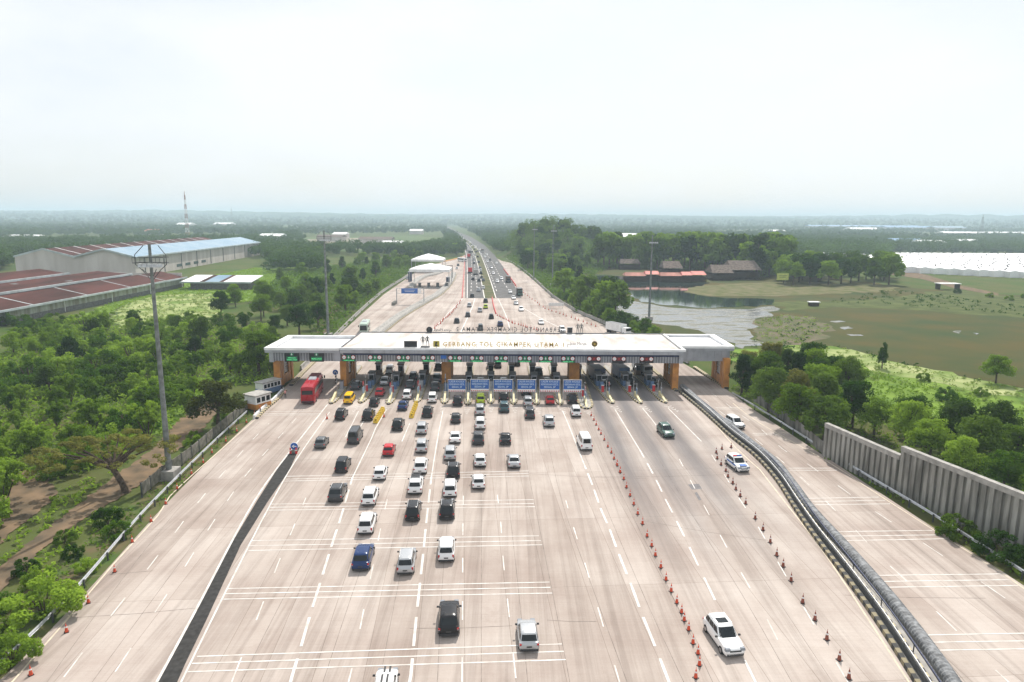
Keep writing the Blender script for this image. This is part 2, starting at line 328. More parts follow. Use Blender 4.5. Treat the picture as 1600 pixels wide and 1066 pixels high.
def sweep(mb, path, prof, closed=False, caps=True):
    n=len(path); k=len(prof); base=len(mb.v); d=0; ds=[0]
    for i in range(n):
        t=(path[min(i+1,n-1)]-path[max(i-1,0)]); t.z=0; t.normalize(); s=Vector((t.y,-t.x,0))   # right of travel
        for (o,z) in prof: mb.v.append(tuple(path[i]+s*o+Vector((0,0,z))))
        if i: d+=(path[i]-path[i-1]).length; ds.append(d)
    for i in range(n-1):
        for j in range(k-1 if not closed else k):
            a=base+i*k+j; b=base+i*k+(j+1)%k
            mb.face((a,a+k,b+k,b), [(ds[i],0),(ds[i+1],0),(ds[i+1],1),(ds[i],1)])
    if caps and closed:
        mb.face([base+j for j in range(k)],[(0,0)]*k); mb.face([base+(n-1)*k+j for j in range(k-1,-1,-1)],[(0,0)]*k)
    return ds
def ground_path(pts, z=0., step=2.):
    return smooth_path([G(a,b,z) for a,b in pts], step)
def stripe(mb, P, wd, z=.014, dash=None, phase=0.):
    """P: ground points; dash=(on,off) metres"""
    d=0; segs=[]
    if not dash: segs=[P]
    else:
        L_=[0]
        for i in range(1,len(P)): L_.append(L_[-1]+(P[i]-P[i-1]).length)
        def pt(s):
            for i in range(1,len(P)):
                if s<=L_[i]: 
                    t=(s-L_[i-1])/max(1e-6,L_[i]-L_[i-1]); return P[i-1].lerp(P[i],t)
            return P[-1]
        s=phase
        while s<L_[-1]:
            e=min(s+dash[0],L_[-1]); segs.append([pt(max(0,s)),pt((max(0,s)+e)/2),pt(e)]); s+=dash[0]+dash[1]
    for S in segs:
        n=len(S); b=len(mb.v)
        for i in range(n):
            t=S[min(i+1,n-1)]-S[max(i-1,0)]; t.z=0; t.normalize(); s=Vector((t.y,-t.x,0))*wd/2
            p=S[i]; mb.v.append((p.x-s.x,p.y-s.y,z)); mb.v.append((p.x+s.x,p.y+s.y,z))
        for i in range(n-1): mb.face((b+2*i,b+2*i+1,b+2*i+3,b+2*i+2))
def text_mesh(txt, size, ext=.03, spacing=1.1, align='CENTER', bold=0.):
    c = bpy.data.curves.new('lettering','FONT'); c.body=txt; c.size=size; c.extrude=ext; c.space_character=spacing; c.align_x=align; c.offset=bold; c.resolution_u=2
    o = bpy.data.objects.new('lettering', c); COL.objects.link(o); bpy.context.view_layer.update()
    me = bpy.data.meshes.new_from_object(o.evaluated_get(bpy.context.evaluated_depsgraph_get())); bpy.data.objects.remove(o); me.name='lettering'
    return me
def text(name, txt, size, m, loc, parent=None, width=None, rx=math.pi/2, rz=0., ext=.03, spacing=1.1, bold=0.):
    me = text_mesh(txt,size,ext,spacing,'CENTER',bold); me.materials.clear(); me.materials.append(m)
    if width:
        xs=[v.co.x for v in me.vertices]; wd=max(xs)-min(xs); cx=(max(xs)+min(xs))/2
        for v in me.vertices: v.co.x=(v.co.x-cx)*width/wd
    o = link(name, me, parent); o.location=loc; o.rotation_euler=(rx,0,rz); return o
# ================================================================ SETTING
sheet('ground', [(-9000,-150),(9000,-150),(9000,9600),(-9000,9600)], -.25, M['ground'], px=False)
C_L=[(-110,1155),(12,1052),(60,1004),(135,925),(255,792),(330,716),(398,652),(438,612),(478,572),(525,527),(600,460),(633,437),(658,419),(690,410),(716,404),(727,398)]
C_R=[(787,403),(812,420),(836,440),(863,465),(897,487),(940,506),(985,526),(1040,552),(1082,576),(1136,609),(1180,642),(1293,716),(1375,770),(1459,825),(1566,893),(1604,918),(1790,1042),(1950,1155)]
road = sheet('road', C_L+C_R, 0., M['pave'])
# a kerb/skirt of earth under the road edges
asph=[(727,466),(727,425),(727,400),(725,386),(716,374),(703,362),(690,352),(684,346.5),(688,346.2),(697,352.5),(713,361),(737,371),(757,383),(773,399),(787,418),(800,440),(815,466)]
sheet('highway', asph, .02, M['asphalt'])
sheet('median_strip', [(757,466),(750,430),(744,405),(737,388),(726,376),(712,367.5),(714,367.2),(731,375.5),(745,388),(754,405),(765,435),(775,466)], .05, mat('median_soil',(.14,.12,.07),.95,scale=.2,col2=(.07,.09,.035)))
sheet('asphalt_strip', [(245,1070),(300,968),(360,852),(402,782),(440,722),(457,702),(469,698),(452,735),(417,786),(376,852),(322,970),(290,1036),(275,1070)], .012, M['strip'])
for nm,pts in (('road_patch',[(1075,757),(1092,756),(1097,764),(1081,765)]),('road_patch',[(1085,770),(1089,769),(1096,781),(1092,782)])):
    sheet(nm, pts, .008, mat('patch',(.19,.18,.18),.8,scale=2))
# markings ---------------------------------------------------------------
mk=MB().use(M['line'])
def gl(*pts): return [G(a,b) for a,b in pts]
def sline(pts,wd,m=mk,**k): k.setdefault('z',.018); stripe(m, ground_path(pts,step=4.), wd, **k)
tri=[((308,1026),(878,1006.5)),((300,1037),(881,1018)),((293,1050),(884,1031)),
 ((355.6,920),(858.7,909.8)),((351.6,928),(860,918)),((349,936.5),(863,927)),
 ((392,845),(842,837.5)),((390.5,853),(845,845)),((388,860.5),(847,851.5)),
 ((424,788),(834,781)),((422,793),(834,787)),((420,797.5),(836,792)),
 ((448,744.5),(826,736)),((446,749),(826,740)),((444,752),(826,744)),
 ((1436,992.7),(1640,989)),((1443,1004),(1655,1001)),((1453,1016.5),(1672,1013)),
 ((1360,899.5),(1566,897)),((1367,909),(1578,906)),((1374,918),(1591,915)),
 ((1310,831),(1457,829)),((1313,838),(1467,836)),((1318,845),(1479,842)),
 ((1261,779),(1373,777)),((1269,784),(1383,782)),((1273,789),(1391,787.5)),
 ((1232,731.7),(1303,731.7)),((1234,735),(1308,735)),((1118,637),(1167,637)),((1120,639.5),(1170,639.5)),((1176,677.5),(1222,677)),((1178,680),(1226,679.5)),
 ((412,643.5),(503,642.5)),((410,646.5),(500,646)),((408,649),(497,648.5)),
 ((775,468),(850,468)),((780,476),(870,476)),((785,485),(880,485)),((790,440),(765,440)),((800,452),(770,452))]
for a,b in tri: stripe(mk, [G(*a),G(*b)], .14 if a[1]>600 else .3)
thick=dict(dash=(4.2,1.6))
sline([(449,1085),(453.6,1066),(470,1012),(481,973),(494,931),(504.5,897),(514,866),(523,837.5),(531.5,812.5),(539,786.5),(551,746)],.24,**thick)
sline([(636,1085),(641,1066),(649,980),(653,941),(660.7,871),(666,817),(671,772),(674,746)],.24,**thick)
sline([(1052,1085),(1038.6,1048),(1019,999),(1001,955),(987,916),(974,884),(962,853),(952.6,827),(939.6,798),(926.6,760.6),(913.6,728)],.24,**thick)
sline([(1190,1085),(1173,1051),(1121.4,947),(1106,915),(1090,882),(1076,852.5),(1061,822),(1051,802),(1040,781),(1030.5,760.6),(1021,742),(1012.7,726.5),(1000,704)],.2,dash=(4,2.4))
thin=dict(dash=(3.,5.2))
for p in ([(362,1066),(406.5,954),(434,882),(458,825.5),(478,778)],[(540,1085),(551,1040),(569,950),(583.5,881),(595.5,822),(606,777)],
  [(722,1066),(722.7,947),(723,876),(723.4,819),(724,775)],[(806,1060),(793.6,944),(786,872.6),(782.5,817),(777,773.6)],
  [(972,1080),(935.7,955),(915,884),(897,827),(884,782)],[(1215,1000),(1188,947),(1147,876),(1116.6,820.6),(1073.5,741),(1058,711)],
  [(1330,1075),(1308,1038),(1254.7,947),(1215.7,879),(1183,820.6),(1154,778),(1130.6,740),(1112,711)],
  [(1600,1088),(1543.6,1036.6),(1491.7,983),(1451,944),(1415.4,906.7),(1381,876),(1353.7,846.6),(1328,819),(1303,796),(1262,756),(1215,715),(1160,670),(1095,620)],
  [(1700,1020),(1590.7,949),(1493,882),(1407,825.5),(1355,791.4),(1305,756),(1264,726.5),(1224,703),(1190.7,672),(1160,650),(1133.6,630),(1110,613)],
  [(100,1058),(155.7,985),(218.7,905),(265.7,843),(304,792),(337,752.6),(367.5,718.5),(391,691),(420,662)],
  [(180,1050),(226.8,980),(280.5,899.4),(319,837.7),(351.6,788),(378,750),(407,716),(431.8,688),(454,663.6),(475,640)]):
    sline(p,.11,**thin)
# solid approach lines to each island head
for p in ([(551,746),(580,686),(587,669),(604,640)],[(674,746),(683,690),(692,642)],[(913.6,728),(890,668),(879,642)],[(1000,704),(978,668),(961,640)],
  [(552,691),(560,672),(577,645)],[(640,662),(628,690)],[(560,643),(540,683)],[(1096,690),(1070,664),(1044,638)],[(1033,675),(1018,655),(1004,638)],
  [(283,1066),(355,920),(420,793),(462,720),(515,644)]):
    sline(p,.16)
sline([(245,1066),(300,965),(398,782),(455,703),(464,692),(512,632)],.22)
for p in ([(724,466),(700,490),(674,519)],[(742,466),(738,480),(720,519)],[(778,466),(790,492),(797,515)],[(812,478),(850,500),(905,526)]): sline(p,.3)
for p in ([(736,455),(737,420),(735,395),(727,378)],[(746,455),(742,420),(740,400),(731,380)],[(776,455),(765,425),(755,403),(742,386)],[(796,455),(780,430),(766,405),(751,388)]): sline(p,.3,z=.03,dash=(8,9))
for p in ([(757,466),(750,430),(744,405),(737,388),(726,376)],[(775,466),(765,435),(754,405),(745,388),(731,375)],[(730,466),(730,425),(729,400),(726,386)]): sline(p,.4,z=.06)
# hatched noses in front of each island
mk2=mk
HEADS=[(517,632),(563,631),(607,633),(651,630),(694,632),(731,634),(767,632),(803,633),(839,634),(876,634),(917,640),(958,632),(1002,632),(1041,631)]
for hx,hy in HEADS[1:]:
    c=G(hx,hy+2)
    ang=(700-hx)*0.0006 if hx<740 else (735-hx)*.0009
    for k in range(4):
        wd=.7-.16*k; y=c.y-.6-k*1.1; x=c.x-(k+.5)*1.1*math.tan(-ang)*-1
        stripe(mk,[Vector((c.x-(c.y-y)*math.tan(-ang)*-1-wd,y,0)),Vector((c.x-(c.y-y)*math.tan(-ang)*-1,y-.5,0)),Vector((c.x-(c.y-y)*math.tan(-ang)*-1+wd,y,0))],.16)
tag(mk.build('road_markings'),None,None,kind='structure')
my=MB().use(M['line2'])
for p in ([(-40,1130),(19,1066),(102,972),(177,882),(247,805.5),(265,776),(328,718),(420,637)],[(1186.5,733),(1229,788),(1277.5,850),(1326,921),(1375,996),(1420,1066),(1440,1100)],
  [(1145,630),(1185,660),(1293.6,722),(1375,775),(1459,828.5),(1566,896),(1600,920),(1700,985)],[(1068,612),(1110,655),(1150,700),(1186,733)]): sline(p,.16,my)
tag(my.build('edge_line_markings'),None,None,kind='structure')
# longitudinal joints
mj=MB().use(M['joint'])
for p in ([(60,1085),(150,960),(250,830),(330,735),(410,645)],[(130,1085),(262,905),(340,800),(430,690),(480,625)],
  [(370,1080),(440,940),(510,815),(580,690),(600,650)],[(500,1080),(560,900),(610,760),(640,680)],[(590,1080),(625,900),(650,790),(668,700),(680,645)],
  [(683,1080),(690,930),(700,800),(708,700),(712,645)],[(752,1080),(752,900),(752,800),(750,700),(748,640)],[(826,1080),(812,940),(800,830),(790,740),(784,640)],
  [(893,1080),(868,950),(838,800),(826,740),(812,660)],[(985,1080),(930,930),(880,790),(858,700),(845,645)],[(1075,1080),(1010,940),(950,800),(905,690),(885,645)],
  [(1120,1080),(1050,930),(985,800),(940,710),(915,655)],[(1245,1080),(1160,930),(1085,810),(1025,710)],[(1310,1080),(1190,900),(1120,800),(1060,715)],
  [(1520,1080),(1440,985),(1350,880),(1280,805),(1200,730)],[(1700,1080),(1560,960),(1420,845),(1300,755),(1180,670)],[(865,470),(830,455)],[(690,519),(712,480)],[(960,526),(880,490),(830,462)]):
    sline(p,.035,mj,z=.006)
for a,b in (((855,969),(932,971)),((640,982),(800,978)),((470,690),(560,688)),((930,745),(1130,742)),((60,905),(240,892)),((120,965),(310,950)),((1010,815),(1200,845)),((1320,930),(1540,935)),((420,720),(640,712)),((820,740),(1010,748))):
    stripe(mj,[G(*a),G((a[0]+b[0])/2,(a[1]+b[1])/2+1.5),G(*b)],.05,z=.006)
tag(mj.build('slab_joints'),None,None,kind='structure')
# land sheets ---------------------------------------------------------------
sheet('field', [(175,505),(190,478),(240,462),(330,458),(345,475),(340,500),(300,512),(230,525)], -.18, M['palegrass'], rough=2.5)
sheet('field', [(390,430),(500,400),(520,420),(500,455),(440,470),(395,460)], -.185, M['grass'], rough=2.5)
sheet('field', [(230,640),(280,600),(335,590),(350,610),(310,640),(270,672),(220,690)], -.17, M['grass'], rough=2.5)
sheet('verge', [(-260,1200),(-60,1010),(60,905),(150,830),(260,745),(340,668),(380,640),(398,652),(330,716),(255,792),(135,925),(60,1004),(12,1052),(-110,1155)], -.15, mat('verge_soil',(.07,.11,.03),.95,scale=.3,col2=(.13,.10,.055),detail=12,bump=.4))
sheet('dirt_path', [(-60,960),(0,885),(60,835),(120,790),(185,740),(240,700),(275,660),(300,640),(330,622),(352,628),(330,655),(300,690),(262,712),(240,745),(190,775),(130,812),(60,862),(0,925),(-60,990)], -.14, M['dirt'], rough=0.35)
sheet('dirt_path', [(0,745),(40,735),(70,745),(90,770),(60,800),(20,830),(0,850)], -.15, M['dirt'], rough=0.35)
sheet('dirt_path', [(495,520),(500,495),(520,478),(530,470),(535,475),(522,492),(512,520)], -.15, M['dirt'], rough=0.35)
sheet('field', [(0,375),(0,380),(160,378),(330,376),(420,373),(420,370),(200,372)], -.17, mat('stubble_field',(.24,.24,.17),.95,scale=.01,col2=(.12,.16,.07)), rough=2.5)
sheet('field', [(440,372),(620,368),(690,372),(700,378),(620,392),(520,393),(450,386)], -.19, M['farfield'], rough=2.5)
sheet('field', [(480,374),(560,372),(625,376),(620,389),(540,390),(490,384)], -.16, mat('bare_plot',(.32,.27,.22),.95,scale=.02,col2=(.15,.16,.09)), rough=2.5)
sheet('field', [(1140,560),(1165,545),(1200,540),(1250,535),(1330,548),(1420,575),(1520,600),(1600,615),(1700,640),(1700,760),(1500,690),(1300,620),(1180,590)], -.17, M['grass'], rough=2.5)
sheet('field', [(1195,560),(1215,548),(1262,540),(1330,546),(1400,566),(1520,592),(1600,608),(1600,620),(1500,606),(1400,588),(1330,565),(1270,558),(1220,570)], -.14, M['palegrass'], rough=2.5)
sheet('field', [(1380,620),(1460,612),(1480,640),(1400,650),(1360,640)], -.15, M['grass'], rough=2.5)
sheet('field', [(205,455),(400,418),(470,425),(480,445),(400,470),(345,475),(330,458),(240,462),(190,478),(150,500),(120,500)], -.19, M['grass'], rough=2.)
# pond -----------------------------------------------------------------
sheet('marsh', [(1150,420),(1260,428),(1390,446),(1450,452),(1600,462),(1800,470),(1800,640),(1600,606),(1500,588),(1400,566),(1330,546),(1250,534),(1180,520),(1140,540),(1110,548),(985,528),(920,480),(890,440),(930,415)], -.20, M['algae'], rough=4)
sheet('mud_bank', [(1200,472),(1330,470),(1420,462),(1480,452),(1640,470),(1640,500),(1520,492),(1420,484),(1300,480),(1230,486)], -.16, mat('bank_grass',(.10,.12,.04),.95,scale=.15,col2=(.06,.075,.025),detail=12), rough=2.5)
sheet('mud_bank', [(1180,500),(1230,492),(1270,495),(1300,512),(1296,528),(1262,538),(1215,548),(1190,538),(1175,518)], -.15, M['mud'], rough=2.5)
sheet('mud_bank', [(1068,456),(1085,448),(1150,443),(1240,440),(1400,446),(1400,455),(1240,462),(1160,463),(1100,462)], -.13, mat('sand_bank',(.17,.145,.085),.95,scale=.2,col2=(.075,.095,.025),detail=10), rough=2.5)
sheet('pond', [(918,430),(980,432),(1060,440),(1110,442),(1068,456),(1110,464),(1160,466),(1210,468),(1210,476),(1150,480),(1090,481),(1030,476),(1000,470),(975,455),(940,444)], -.14, M['water'], rough=2.5)
sheet('shallow_water', [(925,445),(955,455),(985,470),(1030,478),(1090,483),(1150,483),(1210,478),(1205,490),(1180,498),(1172,518),(1190,540),(1160,546),(1100,520),(1020,505),(980,505),(950,480),(930,465)], -.17, M['shallow'], rough=3.5)
for q in ([(1296,503),(1312,501),(1322,503),(1308,505)],[(1312,512),(1328,510),(1334,513),(1320,515)],[(1322,522),(1345,523),(1350,525),(1330,525)]): sheet('shallow_water', q, -.165, M['shallow'], rough=1.5)
for q in ([(1488,519),(1502,517),(1498,521)],[(1520,520),(1530,521),(1524,523)]): sheet('shallow_water', q, -.165, M['shallow'], rough=1.2)
sheet('dirt_path', [(1385,428),(1440,436),(1490,450),(1560,462),(1560,458),(1500,446),(1450,430),(1400,420)], -.14, M['dirt'], rough=0.35)
# hills -----------------------------------------------------------------
def vnoise(x, seed):
    r = np.random.default_rng(seed); g = r.random(512); i=np.floor(x).astype(int); f=x-i; f=f*f*(3-2*f)
    return g[i%512]*(1-f)+g[(i+1)%512]*f
na, nr = 900, 26
ang = np.linspace(R(-46),R(46),na); rad = np.concatenate([np.linspace(2600,9000,nr)])
V=[];F=[]
A=ang
for k,rr in enumerate(rad):
    t=(rr-2600)/6400
    ridge = .45*vnoise(A*9+k*.35,1)+.3*vnoise(A*23+k*.8,2)+.12*vnoise(A*70+k*3.,3)+.05*vnoise(A*400+k*17.,4)
    envelope = 100*min(1,t*1.6)**1.1
    h = -3 + envelope*(.02+ridge*1.25)*(1-.45*max(0,t-.55))
    if k==nr-1: h[:]= -5
    for a,hh in zip(A,h): V.append((rr*math.sin(a), rr*math.cos(a), hh))
for k in range(nr-1):
    for i in range(na-1):
        a=k*na+i; F.append((a,a+1,a+na+1,a+na))
me=bpy.data.meshes.new('hills'); me.from_pydata(V,[],F); me.materials.append(M['hill']); me.update(); me.polygons.foreach_set('use_smooth',[True]*len(F))
tag(link('hills',me),None,None,kind='structure')
def knoll(x,y):
    return 15*math.exp(-(((x-26)/42)**2+((y-655)/75)**2)**1.2)+11*math.exp(-(((x-80)/60)**2+((y-640)/70)**2))*(x>5)
V=[];F=[];nx,ny=40,36
for j in range(ny):
    for i in range(nx):
        x=-16+i*5.2;y=520+j*8.; V.append((x,y,knoll(x,y)*min(1,max(0,(x+14-(y-600)*-.03)/18))-.3))
for j in range(ny-1):
    for i in range(nx-1): a=j*nx+i; F.append((a,a+1,a+nx+1,a+nx))
me=bpy.data.meshes.new('knoll'); me.from_pydata(V,[],F); me.materials.append(M['ground']); me.update(); tag(link('hillside',me),None,None,kind='structure')
# haze --------------------------------------------------------------
hm=bpy.data.materials.new('haze_air'); hm.use_nodes=True; n=hm.node_tree; n.nodes.remove(n.nodes['Principled BSDF']); pv=n.nodes.new('ShaderNodeVolumePrincipled')
pv.inputs['Color'].default_value=(.72,.88,1.0,1); pv.inputs['Density'].default_value=.00025; pv.inputs['Anisotropy'].default_value=.0
n.links.new(pv.outputs[0], n.nodes['Material Output'].inputs['Volume'])
hz=MB().use(hm); hz.box((0,4750,54.5),(17900,9900,111.5)); tag(hz.build('haze'),'pale blue haze over the plain','haze',kind='stuff')
# ================================================================ BARRIERS, RAILS, WALLS
def guardrail(pts, label, base=0., hgt=.8, posts=4., side=1):
    P=ground_path(pts,0.,2.); r=root('guardrail',P[0],label,'guardrail')
    o=P[0].copy(); Q=[p-o for p in P]
    mb=MB().use(M['steel']); sweep(mb,Q,[(-.04,hgt-.34),(.05,hgt-.28),(-.04,hgt-.2),(.05,hgt-.1),(-.04,hgt)],caps=False); sweep(mb,Q,[(-.05,hgt),(-.06,hgt-.1),(-.01,hgt-.2),(-.06,hgt-.28),(-.05,hgt-.34)],caps=False)
    mb.build('rail_beam',r,True,60)
    acc=0
    for i in range(1,len(Q)):
        acc+=(Q[i]-Q[i-1]).length
        if acc>=posts:
            acc=0; b=MB().use(M['darksteel']); b.box((Q[i].x-.12*side,Q[i].y,hgt/2-.15),(.12,.15,hgt+.2)); b.build('post',r)
    return r
guardrail([(-40,1090),(0,1048),(60,992),(130,917),(231,800),(330,700),(386,648)],'long steel guardrail along the outer edge of the leftmost ramp',side=-1)
guardrail([(1143,618),(1180,640),(1240,678),(1303,718),(1370,759),(1440,801),(1520,852),(1599,903),(1700,968)],'long steel guardrail along the outer edge of the right ramp below the ribbed wall')
def parapet(name,pts,label,cat,prof,m,z=0.,step=3.,extra=None):
    P=ground_path(pts,z,step); r=root(name,P[0],label,cat); Q=[p-P[0] for p in P]
    mb=MB().use(m); sweep(mb,Q,prof,closed=True); mb.build('barrier_wall',r)
    if extra: extra(Q,r)
    return r
bar=[(-.35,0),(-.18,.35),(-.12,1.0),(.12,1.0),(.18,.35),(.35,0)]
parapet('concrete_barrier',[(470,578),(525,525),(562,488),(600,455),(633,434),(655,416)],'pale concrete parapet on the outer side of the ramp behind the left canopy wing','barrier',bar,M['conc'])
parapet('concrete_barrier',[(786,403),(812,418),(836,438),(863,463),(897,485),(940,504),(990,526),(1040,549),(1076,568)],'long concrete parapet between the highway beyond the gate and the pond side trees','barrier',bar,M['conc'])
wide=[(-1.5,0),(-1.4,.9),(-1.0,1.3),(-.2,1.35),(.2,1.0),(1.2,1.0),(1.5,.5),(1.6,0)]
def kerbpart(Q,r):
    mb=MB().use(M['kerbfine']); sweep(mb,Q,[(1.62,.0),(1.62,.3),(1.95,.3),(1.95,0)],closed=True); mb.build('kerb',r)
parapet('curved_barrier',[(580,529),(600,514),(618,500),(640,486),(656,477),(672,468),(684,461),(699,447),(706,436),(709,428)],'broad curved grey barrier between the small tent plaza and the main lanes','barrier',wide,M['conc'],extra=kerbpart)
parapet('curved_barrier',[(641,452),(651,440),(663,433),(684,428),(696,420)],'short curved grey barrier beneath the white tents','barrier',wide,M['conc'])
parapet('low_kerb_wall',[(694,409),(712,405),(722,402)],'orange earth bank and kerb beside the far ramp','kerb',[(-1.2,0),(-1,.5),(1,.5),(1.2,0)],mat('orange_earth',(.5,.27,.12),.9))
# separator on the right: striped kerb, dark barrier with rails, ribbed duct
sep=[(1060,613),(1096,643),(1135,679),(1177,713),(1210,750),(1235,789),(1264,832),(1310,893),(1362,965),(1420,1056),(1450,1105)]
P=ground_path(sep[::-1],0,1.5); r=root('lane_separator',P[0],'striped kerb and dark steel barrier dividing the gate lanes from the right ramp','barrier'); Q=[p-P[0] for p in P]
mb=MB().use(M['kerb']); sweep(mb,Q,[(0,0),(0,.42),(.35,.45),(.35,0)],closed=True); mb.build('kerb',r)
mb=MB().use(M['conc']); sweep(mb,Q,[(.36,0),(.36,.2),(2.6,.2),(2.6,0)],closed=True); mb.build('plinth',r)
mb=MB().use(M['darksteel']); sweep(mb,Q,[(.62,.2),(.62,.85),(.7,.85),(.7,.2)],closed=True); mb.build('steel_skirt',r)
mb=MB().use(M['kerbfine']); sweep(mb,Q,[(1.05,.2),(1.05,.62),(1.15,.62),(1.15,.2)],closed=True); mb.build('inner_kerb',r)
mb=MB().use(M['steel']); sweep(mb,Q,[(.6,1.05),(.6,1.12),(.68,1.12),(.68,1.05)],closed=True); mb.build('hand_rail',r)
mb=MB().use(M['navy']); sweep(mb,Q,[(1.35,.95),(1.35,1.07),(1.45,1.07),(1.45,.95)],closed=True); mb.build('hand_rail',r)
for i in range(0,len(Q),4):
    t=(Q[min(i+1,len(Q)-1)]-Q[max(i-1,0)]); t.z=0;t.normalize(); s=Vector((t.y,-t.x,0)); p=Q[i]+s*.64
    b=MB().use(M['darksteel']); b.box((p.x,p.y,.65),(.07,.07,.95)); b.build('post',r); b=MB().use(M['darksteel']); b.box((p.x+s.x*.76,p.y+s.y*.76,.6),(.07,.07,.8)); b.build('post',r)
duct=[(1066,602),(1084,618),(1113,644),(1143,666),(1173,690),(1210,719),(1240,756),(1268,794),(1326,857),(1375,912),(1420,967),(1462,1023),(1500,1078),(1530,1120)]
P=ground_path(duct,.75,1.2); P=[Vector((p.x,p.y,0)) for p in P]
prof=[(.62*math.cos(a)*1.0,.55+.56*math.sin(a)) for a in [R(x) for x in range(-30,211,20)]]
r=root('ribbed_duct',P[0],'grey ribbed metal duct snaking beside the right ramp from the canopy pillar','duct'); Q=[p-P[0] for p in P]
Q=smooth_path(Q,.2)
# real corrugation: alternate radii
mb=MB().use(M['duct']); k=len(prof); base=0
for i,p in enumerate(Q):
    t=(Q[min(i+1,len(Q)-1)]-Q[max(i-1,0)]); t.z=0; t.normalize(); s=Vector((t.y,-t.x,0)); sc=1.0 if i%2 else .9
    for (o,z) in prof: mb.v.append(tuple(p+s*(o*sc)+Vector((0,0,.55+(z-.55)*sc))))
for i in range(len(Q)-1):
    for j in range(k-1): a=i*k+j; mb.face((a,a+k,a+k+1,a+1))
mb.build('duct_shell',r)
mb=MB().use(M['conc']); sweep(mb,P and [p-P[0] for p in P],[(-.8,0),(-.8,.25),(.8,.25),(.8,0)],closed=True); mb.build('plinth',r)
M['sunlitconc']=mat('sunlit_rib_concrete',(.38,.37,.335),.9,scale=.7,col2=(.14,.135,.12),detail=10,stretch=(1,1,.2))  # vertical stains, plus a paler tone for sunlit ribs put into the colour
# retaining wall -----------------------------------------------------
def wall_run(p0,p1,h0,h1,name_parent):
    a=G(*p0);b=G(*p1); d=(b-a); Lw=d.length; n=int(Lw/.95); d.normalize(); s=Vector((d.y,-d.x,0))  # s: to the right of travel = away/behind
    mb=MB().use(M['oldconc']); lt=M['sunlitconc']
    o=name_parent.location
    for i in range(n):
        t=i/n; p=a+d*(i*Lw/n)-o; h=h0+(h1-h0)*t; wdt=Lw/n
        mb.use(lt); mb.box((p.x+d.x*wdt*.3,p.y+d.y*wdt*.3,h/2-.5),(wdt*.56,.55,h+1),rz=math.atan2(d.y,d.x)); mb.use(M['oldconc'])
        mb.box((p.x+d.x*wdt*.78-s.x*0+s.x*0,p.y+d.y*wdt*.78,h/2-.5),(wdt*.4,.12,h+.998),rz=math.atan2(d.y,d.x))  # recess pieces darker: shade between the ribs put into the colour
    mb.build('wall_panels',name_parent)
    mb=MB().use(M['conc']); P_=[a-o+Vector((0,0,h0)),b-o+Vector((0,0,h1))]; sweep(mb,[P_[0],P_[0].lerp(P_[1],.5),P_[1]],[(-.32,-.1),(-.34,.55),(.34,.55),(.32,-.1)],closed=True); mb.build('coping',name_parent)
wr=root('retaining_wall',G(1287,712),'tall weathered concrete wall of vertical ribs beside the right ramp','wall')
wall_run((1287,712),(1402,770),4.6,4.6,wr); wall_run((1403,771),(1590,862),5.9,6.0,wr); wall_run((1590,862),(1800,965),6.0,6.0,wr)
def low_fence(pts,label,h,m,postm,sp,name='fence'):
    P=ground_path(pts,0,sp); r=root(name,P[0],label,'fence'); Q=[p-P[0] for p in P]
    mb=MB().use(m); sweep(mb,Q,[(-.04,.1),(-.04,h),(.04,h),(.04,.1)],closed=True); mb.build('fence_panels',r)
    for q in Q: b=MB().use(postm); b.box((q.x,q.y,h/2),(.16,.16,h+.25)); b.build('post',r)
low_fence([(1178,628),(1215,652),(1250,680),(1285,710)],'low grey panel fence between the right ramp and the woods, left of the tall wall',2.0,M['oldconc'],M['block'],3.)
low_fence([(222,776),(255,748),(300,715),(345,675),(388,638)],'patchy grey mesh fence behind the guardrail near the tall mast',1.7,mat('mesh_fence',(.25,.23,.2),.9,scale=1.5,col2=(.12,.12,.09),detail=8),M['darksteel'],2.5)
# ================================================================ TOLL GATE
YF, YB, ZT, ZB = 136.0, 155.6, 8.6, 5.95
def X(px, Y, z=8.6):     # x of the point seen at column px, at depth Y and height z
    x=0.
    for _ in range(4):
        u,_v=PX((x,Y,z)); x+=(px-u)*Y/FPX
    return x
ml, mr_, wl = X(531,YF), X(1070,YF), X(413,YF)
wr_, wr0 = X(1148,140.6), mr_
gate=root('toll_gate',(0,YF,0),'wide toll plaza canopy of grey fascia and white roof on orange piers across all lanes','toll gate')
def gp(name,mb,**k): 
    o=mb.build(name,gate,**k); o.location=(0,-YF,0); return o
b=MB().use(M['roofwhite']); b.box(((ml+mr_)/2,(YF+YB)/2,ZT-.06),(mr_-ml-.5,YB-YF-.7,.3)); gp('main_roof',b)
b=MB().use(M['white']); b.box(((ml+mr_)/2,YF+.2,ZT+.0),(mr_-ml+.5,.45,.42)); b.box((mr_-.05,(YF+YB)/2+.2,ZT),(.5,YB-YF-.5,.42)); gp('roof_rim',b)
b=MB().use(M['darksteel']); b.box(((ml+mr_)/2,YB-.2,ZT+.02),(mr_-ml-.2,.35,.5)); b.box((mr_-.6,(YF+YB)/2+.2,ZT+.03),(.3,YB-YF-1.0,.36)); b.box((ml+.1,(YF+YB)/2+.2,ZT+.03),(.22,YB-YF-1.0,.44)); gp('roof_gutter',b)
